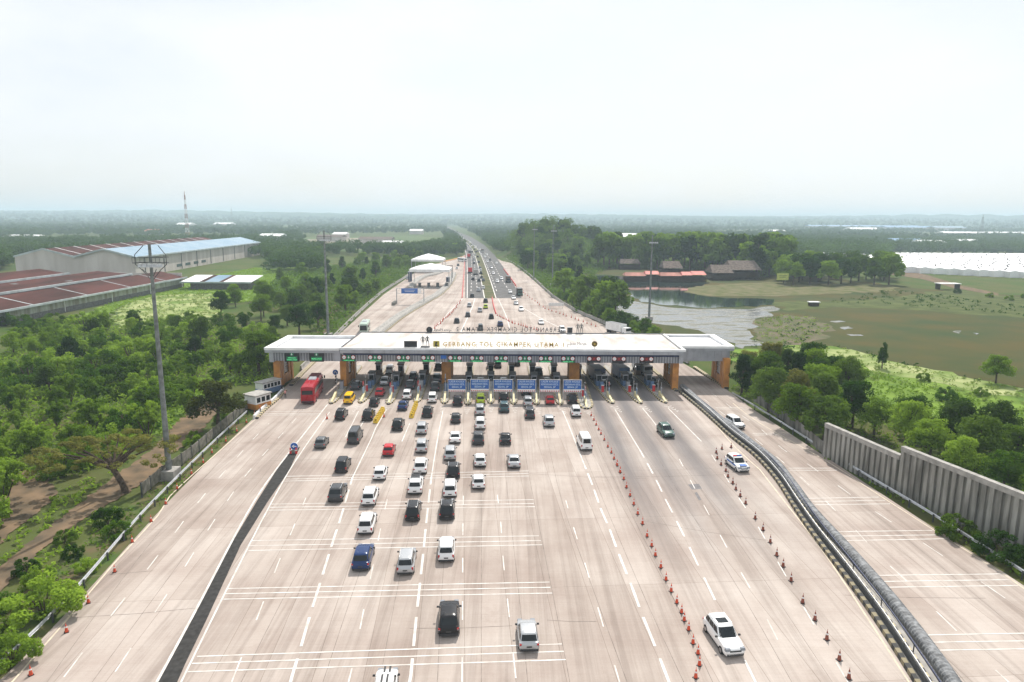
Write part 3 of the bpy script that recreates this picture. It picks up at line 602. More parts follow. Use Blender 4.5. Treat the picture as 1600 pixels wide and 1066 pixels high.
# upper smooth band with real panel joints
def banded(x0,x1,y,z0,z1,m,name,pw=3.0,depth=.4):
    b=MB().use(m); n=max(1,round((x1-x0)/pw)); s=(x1-x0)/n
    for i in range(n): b.box((x0+s*(i+.5),y,(z0+z1)/2),(s-.04,depth,z1-z0))
    b.use(M['darksteel']); b.box(((x0+x1)/2,y+.05,(z0+z1)/2),(x1-x0-.1,depth-.1,z1-z0-.06)); return gp(name,b)
banded(ml+.002,mr_-.3,YF+.0,7.72,8.38,M['grey'],'fascia_band')
b=MB().use(M['navy']); b.box(((ml+mr_)/2,YF+.35,7.5),(mr_-ml-1.2,.5,.44)); gp('dark_band',b)
def ribbed(x0,x1,y,z0,z1,name):
    b=MB().use(M['greydark']); n=int((x1-x0)/.55); s=(x1-x0)/n; b.box(((x0+x1)/2,y+.12,(z0+z1)/2),(x1-x0,.3,z1-z0))
    b.use(M['grey'])
    for i in range(n): b.box((x0+s*(i+.5),y-.08,(z0+z1)/2),(s*.45,.12,z1-z0-.02))
    gp(name,b)
ribbed(ml+.2,mr_-1.2,YF+.35,ZB,7.28,'ribbed_fascia')
b=MB().use(M['grey']); b.box((mr_-.65,YF+.6,6.85),(.9,1.2,1.8)); gp('fascia_corner',b)
b=MB().use(M['grey']); b.box((ml-.6,YF+.4,6.95),(1.3,.9,1.9)); gp('fascia_corner',b)
b=MB().use(M['grey']); b.box((mr_-.5,(YF+YB)/2+.8,7.15),(.5,YB-YF-2.6,2.3)); gp('side_fascia',b)
b=MB().use(M['grey']); b.box(((ml+mr_)/2,YB-.6,7.2),(mr_-ml-.4,.4,2.3)); gp('rear_fascia',b)
b=MB().use(M['greydark']); b.box(((ml+mr_)/2,(YF+YB)/2,6.3),(mr_-ml-1.6,YB-YF-2.,.25)); b.box(((wl+ml)/2+.3,(YF+151)/2,6.32),(ml-wl-2.6,13.,.2)); b.box(((mr_+wr_)/2-.6,148.2,6.2),(wr_-mr_-1.6,13.2,.2)); gp('soffit',b)
# wings: sunken roof inside a broad rim
def wing(x0,x1,y0,y1,z,name,openside):
    b=MB().use(M['roofclean']); b.box(((x0+x1)/2,(y0+y1)/2,z-.75),(x1-x0-1.6,y1-y0-1.2,.2)); gp(name+'_roof',b)
    b=MB().use(M['white']); wd=1.3
    b.box(((x0+x1)/2,y0+.35,z-.3),(x1-x0,.7,.5)); b.box(((x0+x1)/2,y1-.35,z-.3),(x1-x0,.7,.5))
    xx=x0+wd/2 if openside>0 else x1-wd/2
    b.box((xx,(y0+y1)/2,z-.3),(wd,y1-y0-1.42,.5)); gp(name+'_rim',b)
wing(wl,ml-.1,YF-.25,150.9,ZT+.2,'left_wing',1); wing(mr_+.02,wr_,140.6,YB,ZT+.2,'right_wing',-1)
banded(wl+.1,ml-.1,YF-.05,7.72,8.24,M['grey'],'left_wing_fascia')
b=MB().use(M['grey']); b.box((wl+1.3,YF+.5,6.7),(.9,.9,2.0)); b.box((wl+1.1,(YF+151)/2,7.2),(.5,13.,2.0)); b.box(((wl+ml)/2,150.5,7.1),(ml-wl-1.4,.4,2.1)); gp('left_wing_side',b)
ribbed(wl+1.8,ml-1.2,YF+.35,ZB,7.7,'left_wing_ribbed_fascia')
banded(mr_+.3,wr_-.05,140.8,7.75,8.24,M['grey'],'right_wing_fascia',1.5)
banded(mr_+.3,wr_-1.2,140.95,5.5,7.72,M['grey'],'right_wing_panels',1.5,.3)
b=MB().use(M['grey']); b.box((wr_-.9,148.2,6.9),(.4,14.,2.6)); b.box(((mr_+wr_)/2,155.2,6.9),(wr_-mr_-1,.3,2.6)); gp('right_wing_side',b)
# piers
def pier(px0,px1,yb,Yl=8.5,cols=True,z=6.3,glass=True,dark=False):
    p0=G(px0,yb); p1=G(px1,yb); Y0=p0.y+.2; x0,x1=p0.x,p1.x; wd=x1-x0; xc=(x0+x1)/2
    b=MB().use(M['orange']); b.box((xc,Y0+.6,z/2),(wd,1.2,z)); b.box((xc,Y0+2.6,z/2),(wd*.75,.9,z)); b.box((xc,Y0+Yl,z/2),(wd*.8,1.0,z)); b.box((xc,Y0+Yl-1.7,z/2),(wd*.6,.7,z)); b.box((xc,Y0+Yl/2+.3,1.0),(wd*.5,Yl-1.5,2.0)); b.box((xc,Y0+Yl/2+.3,z-.5),(wd*.45,Yl-1.5,.7))
    o=gp('pier',b)
    if glass:
        b=MB().use(M['glass2']); b.box((xc,Y0+Yl/2+.5,3.7),(.2,Yl-4.2,3.4)); b.use(M['white'])
        for k in range(4): b.box((xc,Y0+2.6+k*(Yl-4.2)/3+.3,3.7),(.3,.09,3.4))
        for k in range(3): b.box((xc,Y0+Yl/2+.5,2.3+k*1.3),(.3,Yl-4.2,.07))
        g=b.build('pier_window',o)
pier(428.5,438.5,606); pier(532,541.5,606); pier(1050,1059.5,609); pier(1129.5,1139,607)
pier(690,705,600,7); pier(889,905,601,7)
# ---------------------------------------------------------------- signs on the fascia
YS=YF-.02
def zs(py,Y): return AT(800,py,Y).z + 0
def lane_sign(px,open_,label):
    x=X(px,YF,6.7); r=root('lane_sign',(x,YF+.02,6.65),label,'lane sign','lane signals hung on the canopy fascia')
    b=MB().use(M['black']); b.box((0,-.05,0.02),(2.75,.12,1.3)); b.build('backing',r)
    for s in (-1,1):
        b=MB().use(M['red']); b.disc((s*.92,-.14,.22),.42,.06); b.use(M['sgnwhite']); b.disc((s*.92,-.185,.22),.35,.05); b.build('speed_roundel',r)
    text('speed_figures','5',.42,M['black'],(.92,-.22,.08),r,ext=.006); text('speed_figures','2.1',.3,M['black'],(-.92,-.22,.12),r,ext=.006)
    m=M['green'] if open_ else M['maroon']
    b=MB().use(m); b.box((0,-.135,.22),(.85,.05,.82)); b.build('signal_panel',r)
    if open_:
        b=MB().use(M['sgnwhite']); b.box((0,-.18,.32),(.12,.04,.34)); b.add([(-.22,-.19,.2),(.22,-.19,.2),(0,-.19,-.06)],[(0,1,2)]); b.build('down_arrow',r)
        b=MB().use(M['green']); b.box((0,-.135,-.43),(2.7,.05,.38)); b.build('name_panel',r)
        text('lettering','TRANS JAWA',.3,M['greenlit'],(0,-.18,-.53),r,width=2.1,ext=.008)
    else:
        b=MB().use(M['red'])
        for a in (R(45),R(-45)):
            c,s=math.cos(a)*.3,math.sin(a)*.3; b.tube((-c,-.19,.22-s),(c,-.19,.22+s),.045,n=6)
        b.build('red_cross',r)
    return r
ordn=['first','second','third','fourth','fifth','sixth','seventh','eighth','ninth','tenth','eleventh','twelfth','thirteenth','fourteenth','fifteenth','sixteenth','seventeenth','eighteenth','nineteenth','twentieth','twenty-first','twenty-second','twenty-third','twenty-fourth','twenty-fifth','twenty-sixth','twenty-seventh','twenty-eighth','twenty-ninth','thirtieth','thirty-first','thirty-second','thirty-third','thirty-fourth','thirty-fifth','thirty-sixth','thirty-seventh','thirty-eighth','thirty-ninth','fortieth','forty-first','forty-second','forty-third','forty-fourth']
LS=[545,586,630.5,669,711,745,783,820,852.5,887.5]
for i,p in enumerate(LS): lane_sign(p,True,'green-lit lane signal with two round limit signs on the fascia, %s from the left'%ordn[i])
for i,p in enumerate([928,967,1010]): lane_sign(p,False,'unlit red cross lane signal with two round limit signs, %s of three on the right'%ordn[i])
for i,(p,t) in enumerate(((456.5,('MENUJU','TRANS JAWA')),(495,('TRANS JAWA',)))):
    x=X(p,YF,6.7); r=root('message_sign',(x,YF-.1,6.85),'%s green illuminated message board on the left canopy wing'%('outer' if i==0 else 'inner'),'message board','green boards on the left wing')
    b=MB().use(M['black']); b.box((0,0,0),(2.9,.16,1.9)); b.build('housing',r); b=MB().use(M['green']); b.box((0,-.09,-.35),(2.2,.05,.9)); b.box((0,-.09,.55),(.7,.05,.6)); b.build('lit_panel',r)
    b=MB().use(M['sgnwhite']); b.box((0,-.14,.66),(.1,.04,.25)); b.add([(-.2,-.15,.56),(.2,-.15,.56),(0,-.15,.34)],[(0,1,2)]); b.build('down_arrow',r)
    for k,l in enumerate(t): text('lettering',l,.42 if len(t)==1 else .32,M['greenlit'],(0,-.13,-.48 if len(t)==1 else -.28-.4*k),r,width=2.1 if k==len(t)-1 else 1.5,ext=.008)
b=MB().use(M['blue']); b.box((0,0,0),(1.15,.1,.7)); o=b.build('height_sign'); o.location=(X(693,YF,6.95),YF-.02,7.0); tag(o,'small plain blue sign on the fascia between two lane signals','sign')
# ---------------------------------------------------------------- rooftop letters and emblems
def frame(x0,x1,z,h,r,Y=0,legs=8):
    b=MB().use(M['darksteel']); b.tube((x0,Y+.12,z+h*.5),(x1,Y+.12,z+h*.5),.022,n=5); None
    for i in range(legs): 
        x=x0+(x1-x0)*(i+.5)/legs; b.tube((x,Y+.12,-.35),(x,Y+.12,z+h*.6),.03,n=5)
    b.build('support_frame',r)
Yt=137.2; xa,xb=X(692.5,Yt,9.4),X(881,Yt,9.4)
r=root('rooftop_lettering',((xa+xb)/2,Yt,8.75),'gold raised words GERBANG TOL CIKAMPEK UTAMA 1 standing on the front roof edge','lettering'); frame(xa-(xa+xb)/2-.3,xb-(xa+xb)/2+.3,.3,.75,r,legs=16)
text('lettering','GERBANG TOL CIKAMPEK UTAMA 1',1.3,M['gold'],(0,0,.28),r,width=xb-xa,ext=.06,spacing=1.3,bold=.006)
Yk=155.5; xa,xb=X(713,Yk,9.5),X(882,Yk,9.5)
r=root('rooftop_lettering',((xa+xb)/2,Yk,8.75),'dark words GERBANG TOL CIKAMPEK UTAMA 2 seen from behind along the rear roof edge','lettering'); frame(xa-(xa+xb)/2-.3,xb-(xa+xb)/2+.3,.35,.9,r,legs=14)
text('lettering','GERBANG TOL CIKAMPEK UTAMA 2',1.45,M['darksteel'],(0,0,.35),r,width=xb-xa,rz=math.pi,ext=.06,spacing=1.3,bold=.006)
def board(px,py0,py1,wpx,Y,m,label,name='display_board'):
    t=AT(px,py0,Y); u=AT(px,py1,Y); h=t.z-u.z; wd=wpx*Y/FPX*1.02; r=root(name,(t.x,Y,8.75),label,'display board'); zc=(t.z+u.z)/2-8.75
    b=MB().use(m); b.box((0,0,zc),(wd,.25,h)); b.build('screen',r)
    b=MB().use(M['steel']); b.box((0,0,zc+h/2+.05),(wd+.1,.3,.08)); b.box((0,0,zc-h/2-.05),(wd+.1,.3,.08)); b.build('frame',r)
    for s in (-1,1): b=MB().use(M['darksteel']); b.box((s*wd*.42,.1,(zc-h/2-.35)/2),(.08,.08,zc-h/2+.35)); b.build('leg',r)
    return r
board(641.5,533.3,542,20,137.2,M['black'],'black blank display screen on the front roof edge, left of the statues')
board(890.5,512,520,8,155.3,M['black'],'small dark display screen on the rear roof edge')
def logo(px0,px1,y0,y1,Y,flip,label):
    t=AT(px0,y0,Y);u=AT(px1,y1,Y); wd=u.x-t.x; r=root('logo_sign',((t.x+u.x)/2,Y,8.75),label,'logo sign'); z0=u.z-8.75; h=t.z-u.z
    m=M['white'] if not flip else M['darksteel']; m=M['darksteel']
    b=MB().use(M['steel']); 
    for z in (z0,z0+h*.45): b.tube((-wd/2,0.05,z),(wd/2,.05,z),.03,n=5)
    for s in (-1,1): b.tube((s*wd/2,.05,-.3),(s*wd/2,.05,z0+h*.5),.03,n=5)
    b.tube((0,.05,-.3),(0,.05,z0),.03,n=5); b.build('support_frame',r)
    text('lettering','Jasa Marga',h*.72,m,(wd*.04*(-1 if flip else 1),0,z0+h*.42),r,width=wd*.86,rz=math.pi if flip else 0,ext=.04)
    b=MB().use(m); s=1 if flip else -1; b.tube((s*wd*.46,0,z0+h*.1),(s*wd*.46,0,z0+h*.1+.02),.01,n=4)
    for k in range(10):
        a=R(60+k*24);c=R(84+k*24); q=.28*h; b.tube((s*wd*.44+q*math.cos(a),0,z0+h*.25+q*math.sin(a)),(s*wd*.44+q*math.cos(c),0,z0+h*.25+q*math.sin(c)),.035,n=5)
    b.build('emblem',r)
logo(887,917,534,542.5,137.2,False,'framed thin-lettered Jasa Marga logo beside the gold lettering')
logo(677,706,512.5,520.5,155.4,True,'framed Jasa Marga logo seen from behind on the rear roof edge')
t=AT(681.8,533,137.2);u=AT(681.8,542,137.2); r=root('emblem_sign',(t.x,137.2,8.75),'square yellow emblem panel with a dark figure before the gold lettering','emblem'); h=t.z-u.z
b=MB().use(mat('emblem_yellow',(.42,.36,.05),.5)); b.box((0,0,u.z+h/2-8.75),(h*1.05,.15,h)); b.build('panel',r)
b=MB().use(M['black']); zc=u.z-8.75; b.box((-.02,-.1,zc+h*.5),(h*.14,.06,h*.72)); b.box((0,-.1,zc+h*.8),(h*.36,.06,h*.1)); b.box((.02,-.1,zc+h*.18),(h*.5,.06,h*.14)); b.box((-.17,-.1,zc+h*.42),(h*.12,.06,h*.4)); b.build('emblem',r)
b=MB().use(M['darksteel']); b.box((0,.05,zc/2-.15),(.08,.08,zc+.3)); b.build('leg',r)
def disc(px,py,rp,Y,label,gold=True):
    t=AT(px,py,Y); rr=rp*Y/FPX; r=root('round_emblem',(t.x,Y,8.75),label,'emblem'); z=t.z-8.75
    b=MB().use(M['black']); b.disc((0,0,z),rr,.14,n=28); b.build('disc',r)
    if gold:
        b=MB().use(M['gold'])
        for k in range(16):
            a=2*math.pi*k/16;c=a+2*math.pi/16; b.tube((rr*.8*math.cos(a),-.09,z+rr*.8*math.sin(a)),(rr*.8*math.cos(c),-.09,z+rr*.8*math.sin(c)),.04,n=5)
        b.disc((0,-.09,z),rr*.42,.05); b.tube((-rr*.25,-.12,z-rr*.25),(rr*.2,-.12,z+rr*.3),.05,n=5); b.build('gold_ring',r)
    b=MB().use(M['darksteel']); b.box((0,.08,(z-rr)/2-.15),(.07,.07,max(.1,z-rr+.4))); b.build('leg',r)
disc(929,537.6,4.6,137.2,'round black and gold emblem at the right end of the front lettering')
disc(671,515.5,5.,155.4,'round dark emblem seen from behind at the rear roof edge',False)
# people: one skinned body
def body_mesh(name, mats, arms=0.0, stance=.12, lean=0.0, h=1.7):
    s=h/1.7
    pts=[(0,0,.95,.13,.10),(0,0,1.15,.125,.10),(0,0,1.38,.17,.10),(0,0,1.47,.06,.06),(0,.0,1.52,.055,.055),(0,.01,1.61,.085,.095),(0,0,1.69,.06,.07),
     (.09,0,.90,.085,.085),(stance,0.02,.5,.06,.06),(stance+.02,-.02,.09,.04,.045),(stance+.03,.10,.04,.04,.03),
     (-.09,0,.90,.085,.085),(-stance,-.02,.5,.06,.06),(-stance-.02,-.04,.09,.04,.045),(-stance-.03,.08,.04,.04,.03),
     (.19,0,1.41,.055,.055),(.25+arms,.02,1.14,.042,.042),(.24+arms*.4,.10,.90,.032,.032),(.235+arms*.3,.13,.80,.038,.022),
     (-.19,0,1.41,.055,.055),(-.25-arms,.02,1.14,.042,.042),(-.24-arms*.4,.10,.90,.032,.032),(-.235-arms*.3,.13,.80,.038,.022)]
    ed=[(0,1),(1,2),(2,3),(3,4),(4,5),(5,6),(0,7),(7,8),(8,9),(9,10),(0,11),(11,12),(12,13),(13,14),(2,15),(15,16),(16,17),(17,18),(2,19),(19,20),(20,21),(21,22)]
    me=bpy.data.meshes.new(name); me.from_pydata([(x*s,(y+lean*z)*s,z*s) for x,y,z,a,b_ in pts],ed,[]); o=bpy.data.objects.new(name,me); COL.objects.link(o)
    md=o.modifiers.new('s','SKIN'); sv=me.skin_vertices[0].data
    for i,p in enumerate(pts): sv[i].radius=(p[3]*s,p[4]*s); sv[i].use_root=(i==0)
    o.modifiers.new('u','SUBSURF').levels=1
    bpy.context.view_layer.update(); m2=bpy.data.meshes.new_from_object(o.evaluated_get(bpy.context.evaluated_depsgraph_get())); bpy.data.objects.remove(o)
    m2.materials.clear()
    for m in mats: m2.materials.append(m)
    for p in m2.polygons:
        z=p.center.z/s; x=abs(p.center.x)/s; p.use_smooth=True
        i=0
        if len(mats)>=4:
            if z>1.63 or (z>1.55 and p.center.y<0): i=3
            elif z>1.46: i=0
            elif z>.92 and not(x>.2 and z<1.1): i=1
            elif x>.2 and z>.7: i=0
            else: i=2
        p.material_index=i
    m2.name=name; return m2
sm=body_mesh('statue',[M['statue']],arms=.05,stance=.2,h=2.25); sm2=body_mesh('statue',[M['statue']],arms=.1,stance=.13,h=2.2)
for px,py,Y,m_,lab in ((661,543,137.4,sm2,'grey standing figure statue next to the black roof screen'),(668,543,137.4,sm,'grey standing figure statue, the one nearer the yellow emblem'),(902.5,520,155.2,sm2,'grey figure statue on the rear roof edge beside the small screen'),(908.5,520,155.2,sm,'grey figure statue on the rear roof edge, rightmost of the pair')):
    t=AT(px,py,Y); r=root('statue',(t.x,Y,8.72),lab,'statue','figure statues on the canopy roof',rz=math.pi if Y<150 else 0)
    b=MB().use(M['darksteel']); b.box((0,0,.12),(.9,.5,.24+.02)); b.build('plinth',r); o=link('figure',m_,r); o.location=(0,0,.24)
for px,py,mm,lab in ((446,622,[M['skin'],M['pink'],M['trouser'],M['hair']],'person in a pink shirt and dark trousers standing behind the red coach'),(407,646,[M['skin'],M['vest'],M['trouser'],M['hair']],'person in an orange vest by the kerb near the small cabins'),(441,613,[M['skin'],M['trouser'],M['trouser'],M['hair']],'person in dark clothes standing under the left canopy wing')):
    o=link('person',body_mesh('person',mm)); o.location=G(px,py); o.rotation_euler=(0,0,random.uniform(-1,1)+(0 if px==441 else 3)); tag(o,lab,'person')
# ---------------------------------------------------------------- islands
TAILS=[(562,572),(602,572),(634,572),(671,572),(704,572),(735,571),(767,571),(798,571),(829,571),(861,571),(898,573),(908,571),(946,572),(981,572)]
def island(i):
    H=G(*HEADS[i]); T=G(*TAILS[i]); d=T-H; Ln=d.length; d.normalize(); rz=math.atan2(d.y,d.x)
    wd=.85 if i!=10 else 1.5
    if i in (5,6,7,8,9): wd=.8
    r=root('toll_island',H,'kerbed lane island under the toll canopy, %s from the left'%ordn[i],'lane island','striped islands between the toll lanes',rz)
    # outline in local frame: x along island
    out=[(0,0),(.35,-.4*wd),(1.4,-.8*wd),(3.2,-wd),(Ln-2,-wd),(Ln-.5,-.6*wd),(Ln,0),(Ln-.5,.6*wd),(Ln-2,wd),(3.2,wd),(1.4,.8*wd),(.35,.4*wd)]
    b=MB().use(M['conc']); n=len(out); b.add([(x,y*.72+0,.27) for x,y in out],[tuple(range(n))]); b.build('island_top',r)
    b=MB().use(M['kerbfine']); dd=0
    for k in range(n):
        x0,y0=out[k];x1,y1=out[(k+1)%n]; l=math.hypot(x1-x0,y1-y0); m=max(1,int(l/1.1))
        o=len(b.v); b.v+=[(x0,y0,0),(x1,y1,0),(x1,y1*.98,.28),(x0,y0*.98,.28),(x1,y1*.7,.28),(x0,y0*.7,.28)]
        b.face((o,o+1,o+2,o+3),[(dd,0),(dd+l,0),(dd+l,1),(dd,1)]); b.face((o+3,o+2,o+4,o+5),[(dd,0),(dd+l,0),(dd+l,1),(dd,1)]); dd+=l
    b.build('kerb',r)
    # sloping crash nose
    b=MB().use(M['cream']); L0,L1=.5,5.2; wv=.2
    b.add([(L0,-wv,.28),(L0,wv,.28),(L1,wv,.28),(L1,-wv,.28),(L0,-wv*.8,.4),(L0,wv*.8,.4),(L1,wv,1.25),(L1,-wv,1.25)],[(4,7,6,5),(0,3,7,4),(1,5,6,2),(2,6,7,3),(0,4,5,1)]); b.build('crash_nose',r)
    return r,d,Ln,rz,H
def booth(P,rz,lab,kind):
    r=root('toll_booth',P,lab,'toll booth','toll booths on the islands',rz)
    c=M['bluebox'] if kind else M['brown']
    b=MB().use(c); b.box((0,0,.55),(2.2,1.15,1.1)); b.use(M['grey']); b.box((0,0,2.35),(2.2,1.15,.3)); 
    for sx in (-1,1):
        for sy in (-1,1): b.box((sx*1.04,sy*.52,1.65),(.1,.1,1.1))
    b.build('cabin',r)
    b=MB().use(M['glass']); b.box((0,0,1.65),(2.06,1.02,1.1)); b.build('windows',r)
    b=MB().use(M['darksteel'] if kind else M['brown']); b.box((0,0,2.6),(2.7,1.5,.18)); b.build('roof',r)
    return r
for i in range(14):
    r,d,Ln,rz,H=island(i)
    def at(t,s=0,z=.28): 
        n=Vector((-d.y,d.x,0)); p=H+d*t+n*s; return Vector((p.x,p.y,z))
    W='of the island %s from the left'%ordn[i]
    if i not in (0,4,10):
        booth(at(14.5),rz,'dark blue toll booth with black windows, middle %s'%W,1)
        booth(at(24.),rz,'brown toll booth near the rear %s'%W,0)
    elif i in (4,10,0): booth(at(25),rz,'brown toll booth behind the pier %s'%W,0)
    b=MB().use(M['bluebox'] if i%3 else M['grey']); b.box((0,0,.8),(.9,.7,1.6)); b.use(M['darksteel']); b.box((0,0,1.65),(1.0,.8,.1)); o=b.build('payment_cabinet'); o.location=at(9.6 if i in (4,10) else 11.2); o.rotation_euler=(0,0,rz); tag(o,'upright payment cabinet on the front part %s'%W,'cabinet','payment cabinets')
    if i>=10 or i in (1,2,3):
        b=MB().use(M['red']); b.box((0,0,.65),(.5,.5,1.3)); b.use(M['white']); b.box((0,0,1.32),(.56,.56,.06)); o=b.build('card_reader'); o.location=at(8.6,.25); tag(o,'red card reader post on the front part %s'%W,'card reader','card readers')
    # striped height-gauge posts
    rp=root('lane_post',at(6.3),'slim steel post carrying lane equipment %s'%W,'post','equipment posts'); b=MB().use(M['steel']); b.tube((0,0,0),(0,0,3.2 if i>4 else 4.2),.07,n=8); b.build('post_shaft',rp); b=MB().use(M['darksteel']); b.box((0,0,3.1),(.35,.3,.4)); b.build('sensor_box',rp)
    if i in (1,2,3,10,11,12,13):
        rb=root('island_sign',at(3.9,0,.28),('round sign over a pale blue board ' if i in (1,2,3,10,11) else 'pale board without roundel ')+W,'sign','sign boards on the island noses')
        b=MB().use(M['steel']); b.tube((0,0,0),(0,0,2.9),.05,n=6); b.build('post_shaft',rb)
        fr=-rz
        b=MB().use(M['paleblue'] if i<13 else M['grey'])
        b.box((0,0,1.55),(1.35,.08,.9)); b.add([(-.68,-.03,1.1),(.68,-.03,1.1),(.2,-.03,.6),(-.2,-.03,.6),(-.68,.03,1.1),(.68,.03,1.1),(.2,.03,.6),(-.2,.03,.6)],[(0,1,2,3),(7,6,5,4),(0,3,7,4),(1,5,6,2)]); o=b.build('board',rb); o.rotation_euler=(0,0,fr)
        if i<13:
            b=MB().use(M['blue']); b.box((0,-.05,1.6),(.9,.03,.35)); o=b.build('board_text_band',rb); o.rotation_euler=(0,0,fr)
        if i in (1,2,3,10,11):
            b=MB().use(M['red']); b.disc((0,-.02,2.75),.42,.05); b.use(M['sgnwhite']); b.disc((0,-.05,2.75),.33,.04); b.use(M['black']); b.box((0,-.08,2.75),(.4,.03,.12)); o=b.build('roundel',rb); o.rotation_euler=(0,0,fr)
# height-limit sign portals of the middle lanes
PR=[(700,728),(735,764.5),(771,801),(808,837),(843,875),(880,909)]
for i,(a,c) in enumerate(PR):
    Y=127.6 if i else 127.2; x0,x1=X(a,Y,3.3),X(c,Y,3.3); w_=x1-x0; xc=(x0+x1)/2
    r=root('height_limit_sign',(xc,Y,0),'blue lane sign with white lettering over a red-white bar, %s of six'%ordn[i],'blue sign','blue height limit signs over the middle lanes')
    b=MB().use(M['blue']); b.box((0,0,3.45),(w_-.2,.1,1.75)); b.build('panel',r)
    b=MB().use(M['steel'])
    for z in (4.4,2.02): b.box((0,0.02,z),(w_+.1,.14,.08))
    b.build('frame',r)
    for s in (-1,1): b=MB().use(M['steel']); b.box((s*(w_/2),0.02,2.2),(.1,.1,4.4)); b.build('leg',r)
    b=MB().use(M['sgnwhite']); b.box((0,-.01,2.3),(w_-.2,.1,.42)); b.build('warning_bar',r)
    n=9; b=MB().use(M['red'])
    for k in range(n): b.box((-w_/2+.25+(w_-.5)*k/(n-1),-.07,2.2),((w_-.5)/n*.55,.02,.2))
    b.build('warning_marks',r)
    for k,(t,f) in enumerate((('LAJUR KHUSUS',.86),('KENDARAAN KECIL',.88),('SEDAN, JIP',.6))): text('lettering',t,.5,M['letter'],(0,-.07,3.9-.54*k),r,width=(w_-.2)*f,ext=.01,bold=.008)
# two round blue arrow signs
def arrow_sign(P,z,label,up):
    r=root('arrow_sign',P,label,'arrow sign'); b=MB().use(M['steel']); b.tube((0,0,0),(0,0,z),.06,n=8); b.build('post_shaft',r)
    if up:
        b=MB().use(M['black']); 
        for k in range(4): b.tube((0,0,.3+k*.7),(0,0,.65+k*.7),.16,n=10); b.build('stripe_sleeve',r); b=MB().use(M['black'])
    b=MB().use(M['sgnwhite']); b.disc((0,-.08,z-.1),.6,.06,n=28); b.use(M['blue']); b.disc((0,-.12,z-.1),.54,.04,n=28); b.build('disc',r)
    b=MB().use(M['sgnwhite'])
    if up: b.tube((-.3,-.16,z-.25),(0,-.16,z+.15),.07,n=5); b.tube((.3,-.16,z-.25),(0,-.16,z+.15),.07,n=5)
    else: b.tube((-.25,-.16,z-.1),(.35,-.16,z-.1),.07,n=5); b.tube((-.28,-.16,z-.1),(0,-.16,z+.12),.06,n=5); b.tube((-.28,-.16,z-.1),(0,-.16,z-.32),.06,n=5)
    b.build('arrow',r)
arrow_sign(G(525,602),2.9,'round blue sign with a white up chevron on a black-striped post',True)
arrow_sign(G(460.5,707),1.1,'round blue sign with a white left arrow at the tip of the asphalt strip',False)
for k,(a,c) in enumerate(((454,709),(463,709))):
    b=MB().use(M['red']); b.box((0,0,.45),(.3,.2,.9),taper=.6); b.use(M['white']); b.box((0,0,.55),(.26,.22,.12)); o=b.build('delineator_post'); o.location=G(a,c); tag(o,'small red plastic marker %s of the round left-arrow sign'%('left' if k==0 else 'right'),'marker post')
# yellow plastic barriers
for (p,q,n,lab) in (((587,661),(598,643),8,'yellow plastic water barrier in the row in front of the third lane'),((643,653),(650,634),7,'yellow plastic water barrier in the row in front of the fourth lane')):
    A_,B_=G(*p),G(*q)
    for k in range(n):
        P=A_.lerp(B_,k/(n-1)); b=MB().use(M['yellow']); b.box((0,0,.22),(.75,.5,.44)); b.box((0,0,.66),(.7,.28,.44),taper=.85); b.use(M['black']); b.box((.1,0,.6),(.12,.36,.2)); o=b.build('plastic_barrier'); o.location=P; o.rotation_euler=(0,0,random.uniform(-.2,.2)); tag(o,lab,'plastic barrier',lab.replace('water barrier in','barriers in'))
# cabins by the left pier
r=root('guard_cabin',G(403,636),'small cabin with white walls, windows and orange base left of the kerb','cabin',rz=R(-28))
b=MB().use(M['orange']); b.box((0,0,.5),(3.2,3.6,1.0)); b.build('base',r); b=MB().use(M['white']); b.box((0,0,1.75),(3.1,3.5,1.5)); b.build('wall',r); b=MB().use(M['conc']); b.box((0,0,2.6),(3.5,3.9,.2)); b.build('roof',r)
for k in (-1,0,1): b=MB().use(M['glass']); b.box((1.57,k*1.1,1.75),(.05,.8,.9)); b.build('window',r)
r=root('guard_cabin',G(420,612),'long pale cabin with grey roof beside the left pier','cabin',rz=R(-28))
r.scale=(.8,.8,.85)
b=MB().use(M['bluebox']); b.box((0,0,.6),(2.8,6.,1.2)); b.build('base',r); b=MB().use(M['white']); b.box((0,0,1.9),(2.7,5.9,1.4)); b.build('wall',r); b=MB().use(M['conc']); b.box((0,0,2.7),(3.1,6.4,.2)); b.build('roof',r)
for k in (-2,-1,0,1,2): b=MB().use(M['glass']); b.box((1.37,k*1.1,1.85),(.05,.8,.9)); b.build('window',r)
P=smooth_path([G(397,655),G(412,640),G(430,625),G(443,611)],1.); r=root('kerb_wall',P[0],'white sloping kerb wall in front of the guard cabins','kerb'); b=MB().use(M['white']); sweep(b,[p-P[0] for p in P],[(-.2,0),(-.15,.7),(.15,.7),(.2,0)],closed=True); b.build('wall_part',r); b=MB().use(M['kerbfine']); sweep(b,[p-P[0] for p in P],[(.22,0),(.22,.3),(.7,.3),(.7,0)],closed=True); b.build('kerb',r)
for pts,lab in (([(455,603),(480,577),(500,558)],'striped kerb along the left edge under the canopy wing'),([(1136,608),(1110,591),(1085,574)],'striped kerb at the foot of the right wing pier'),([(1058,612),(1035,591),(1013,572)],'striped kerb at the foot of the right main pier')):
    P=smooth_path([G(*q) for q in pts],1.); r=root('kerb_line',P[0],lab,'kerb'); b=MB().use(M['kerbfine']); sweep(b,[p-P[0] for p in P],[(-.4,0),(-.4,.3),(.4,.3),(.4,0)],closed=True); b.build('kerb_stones',r)
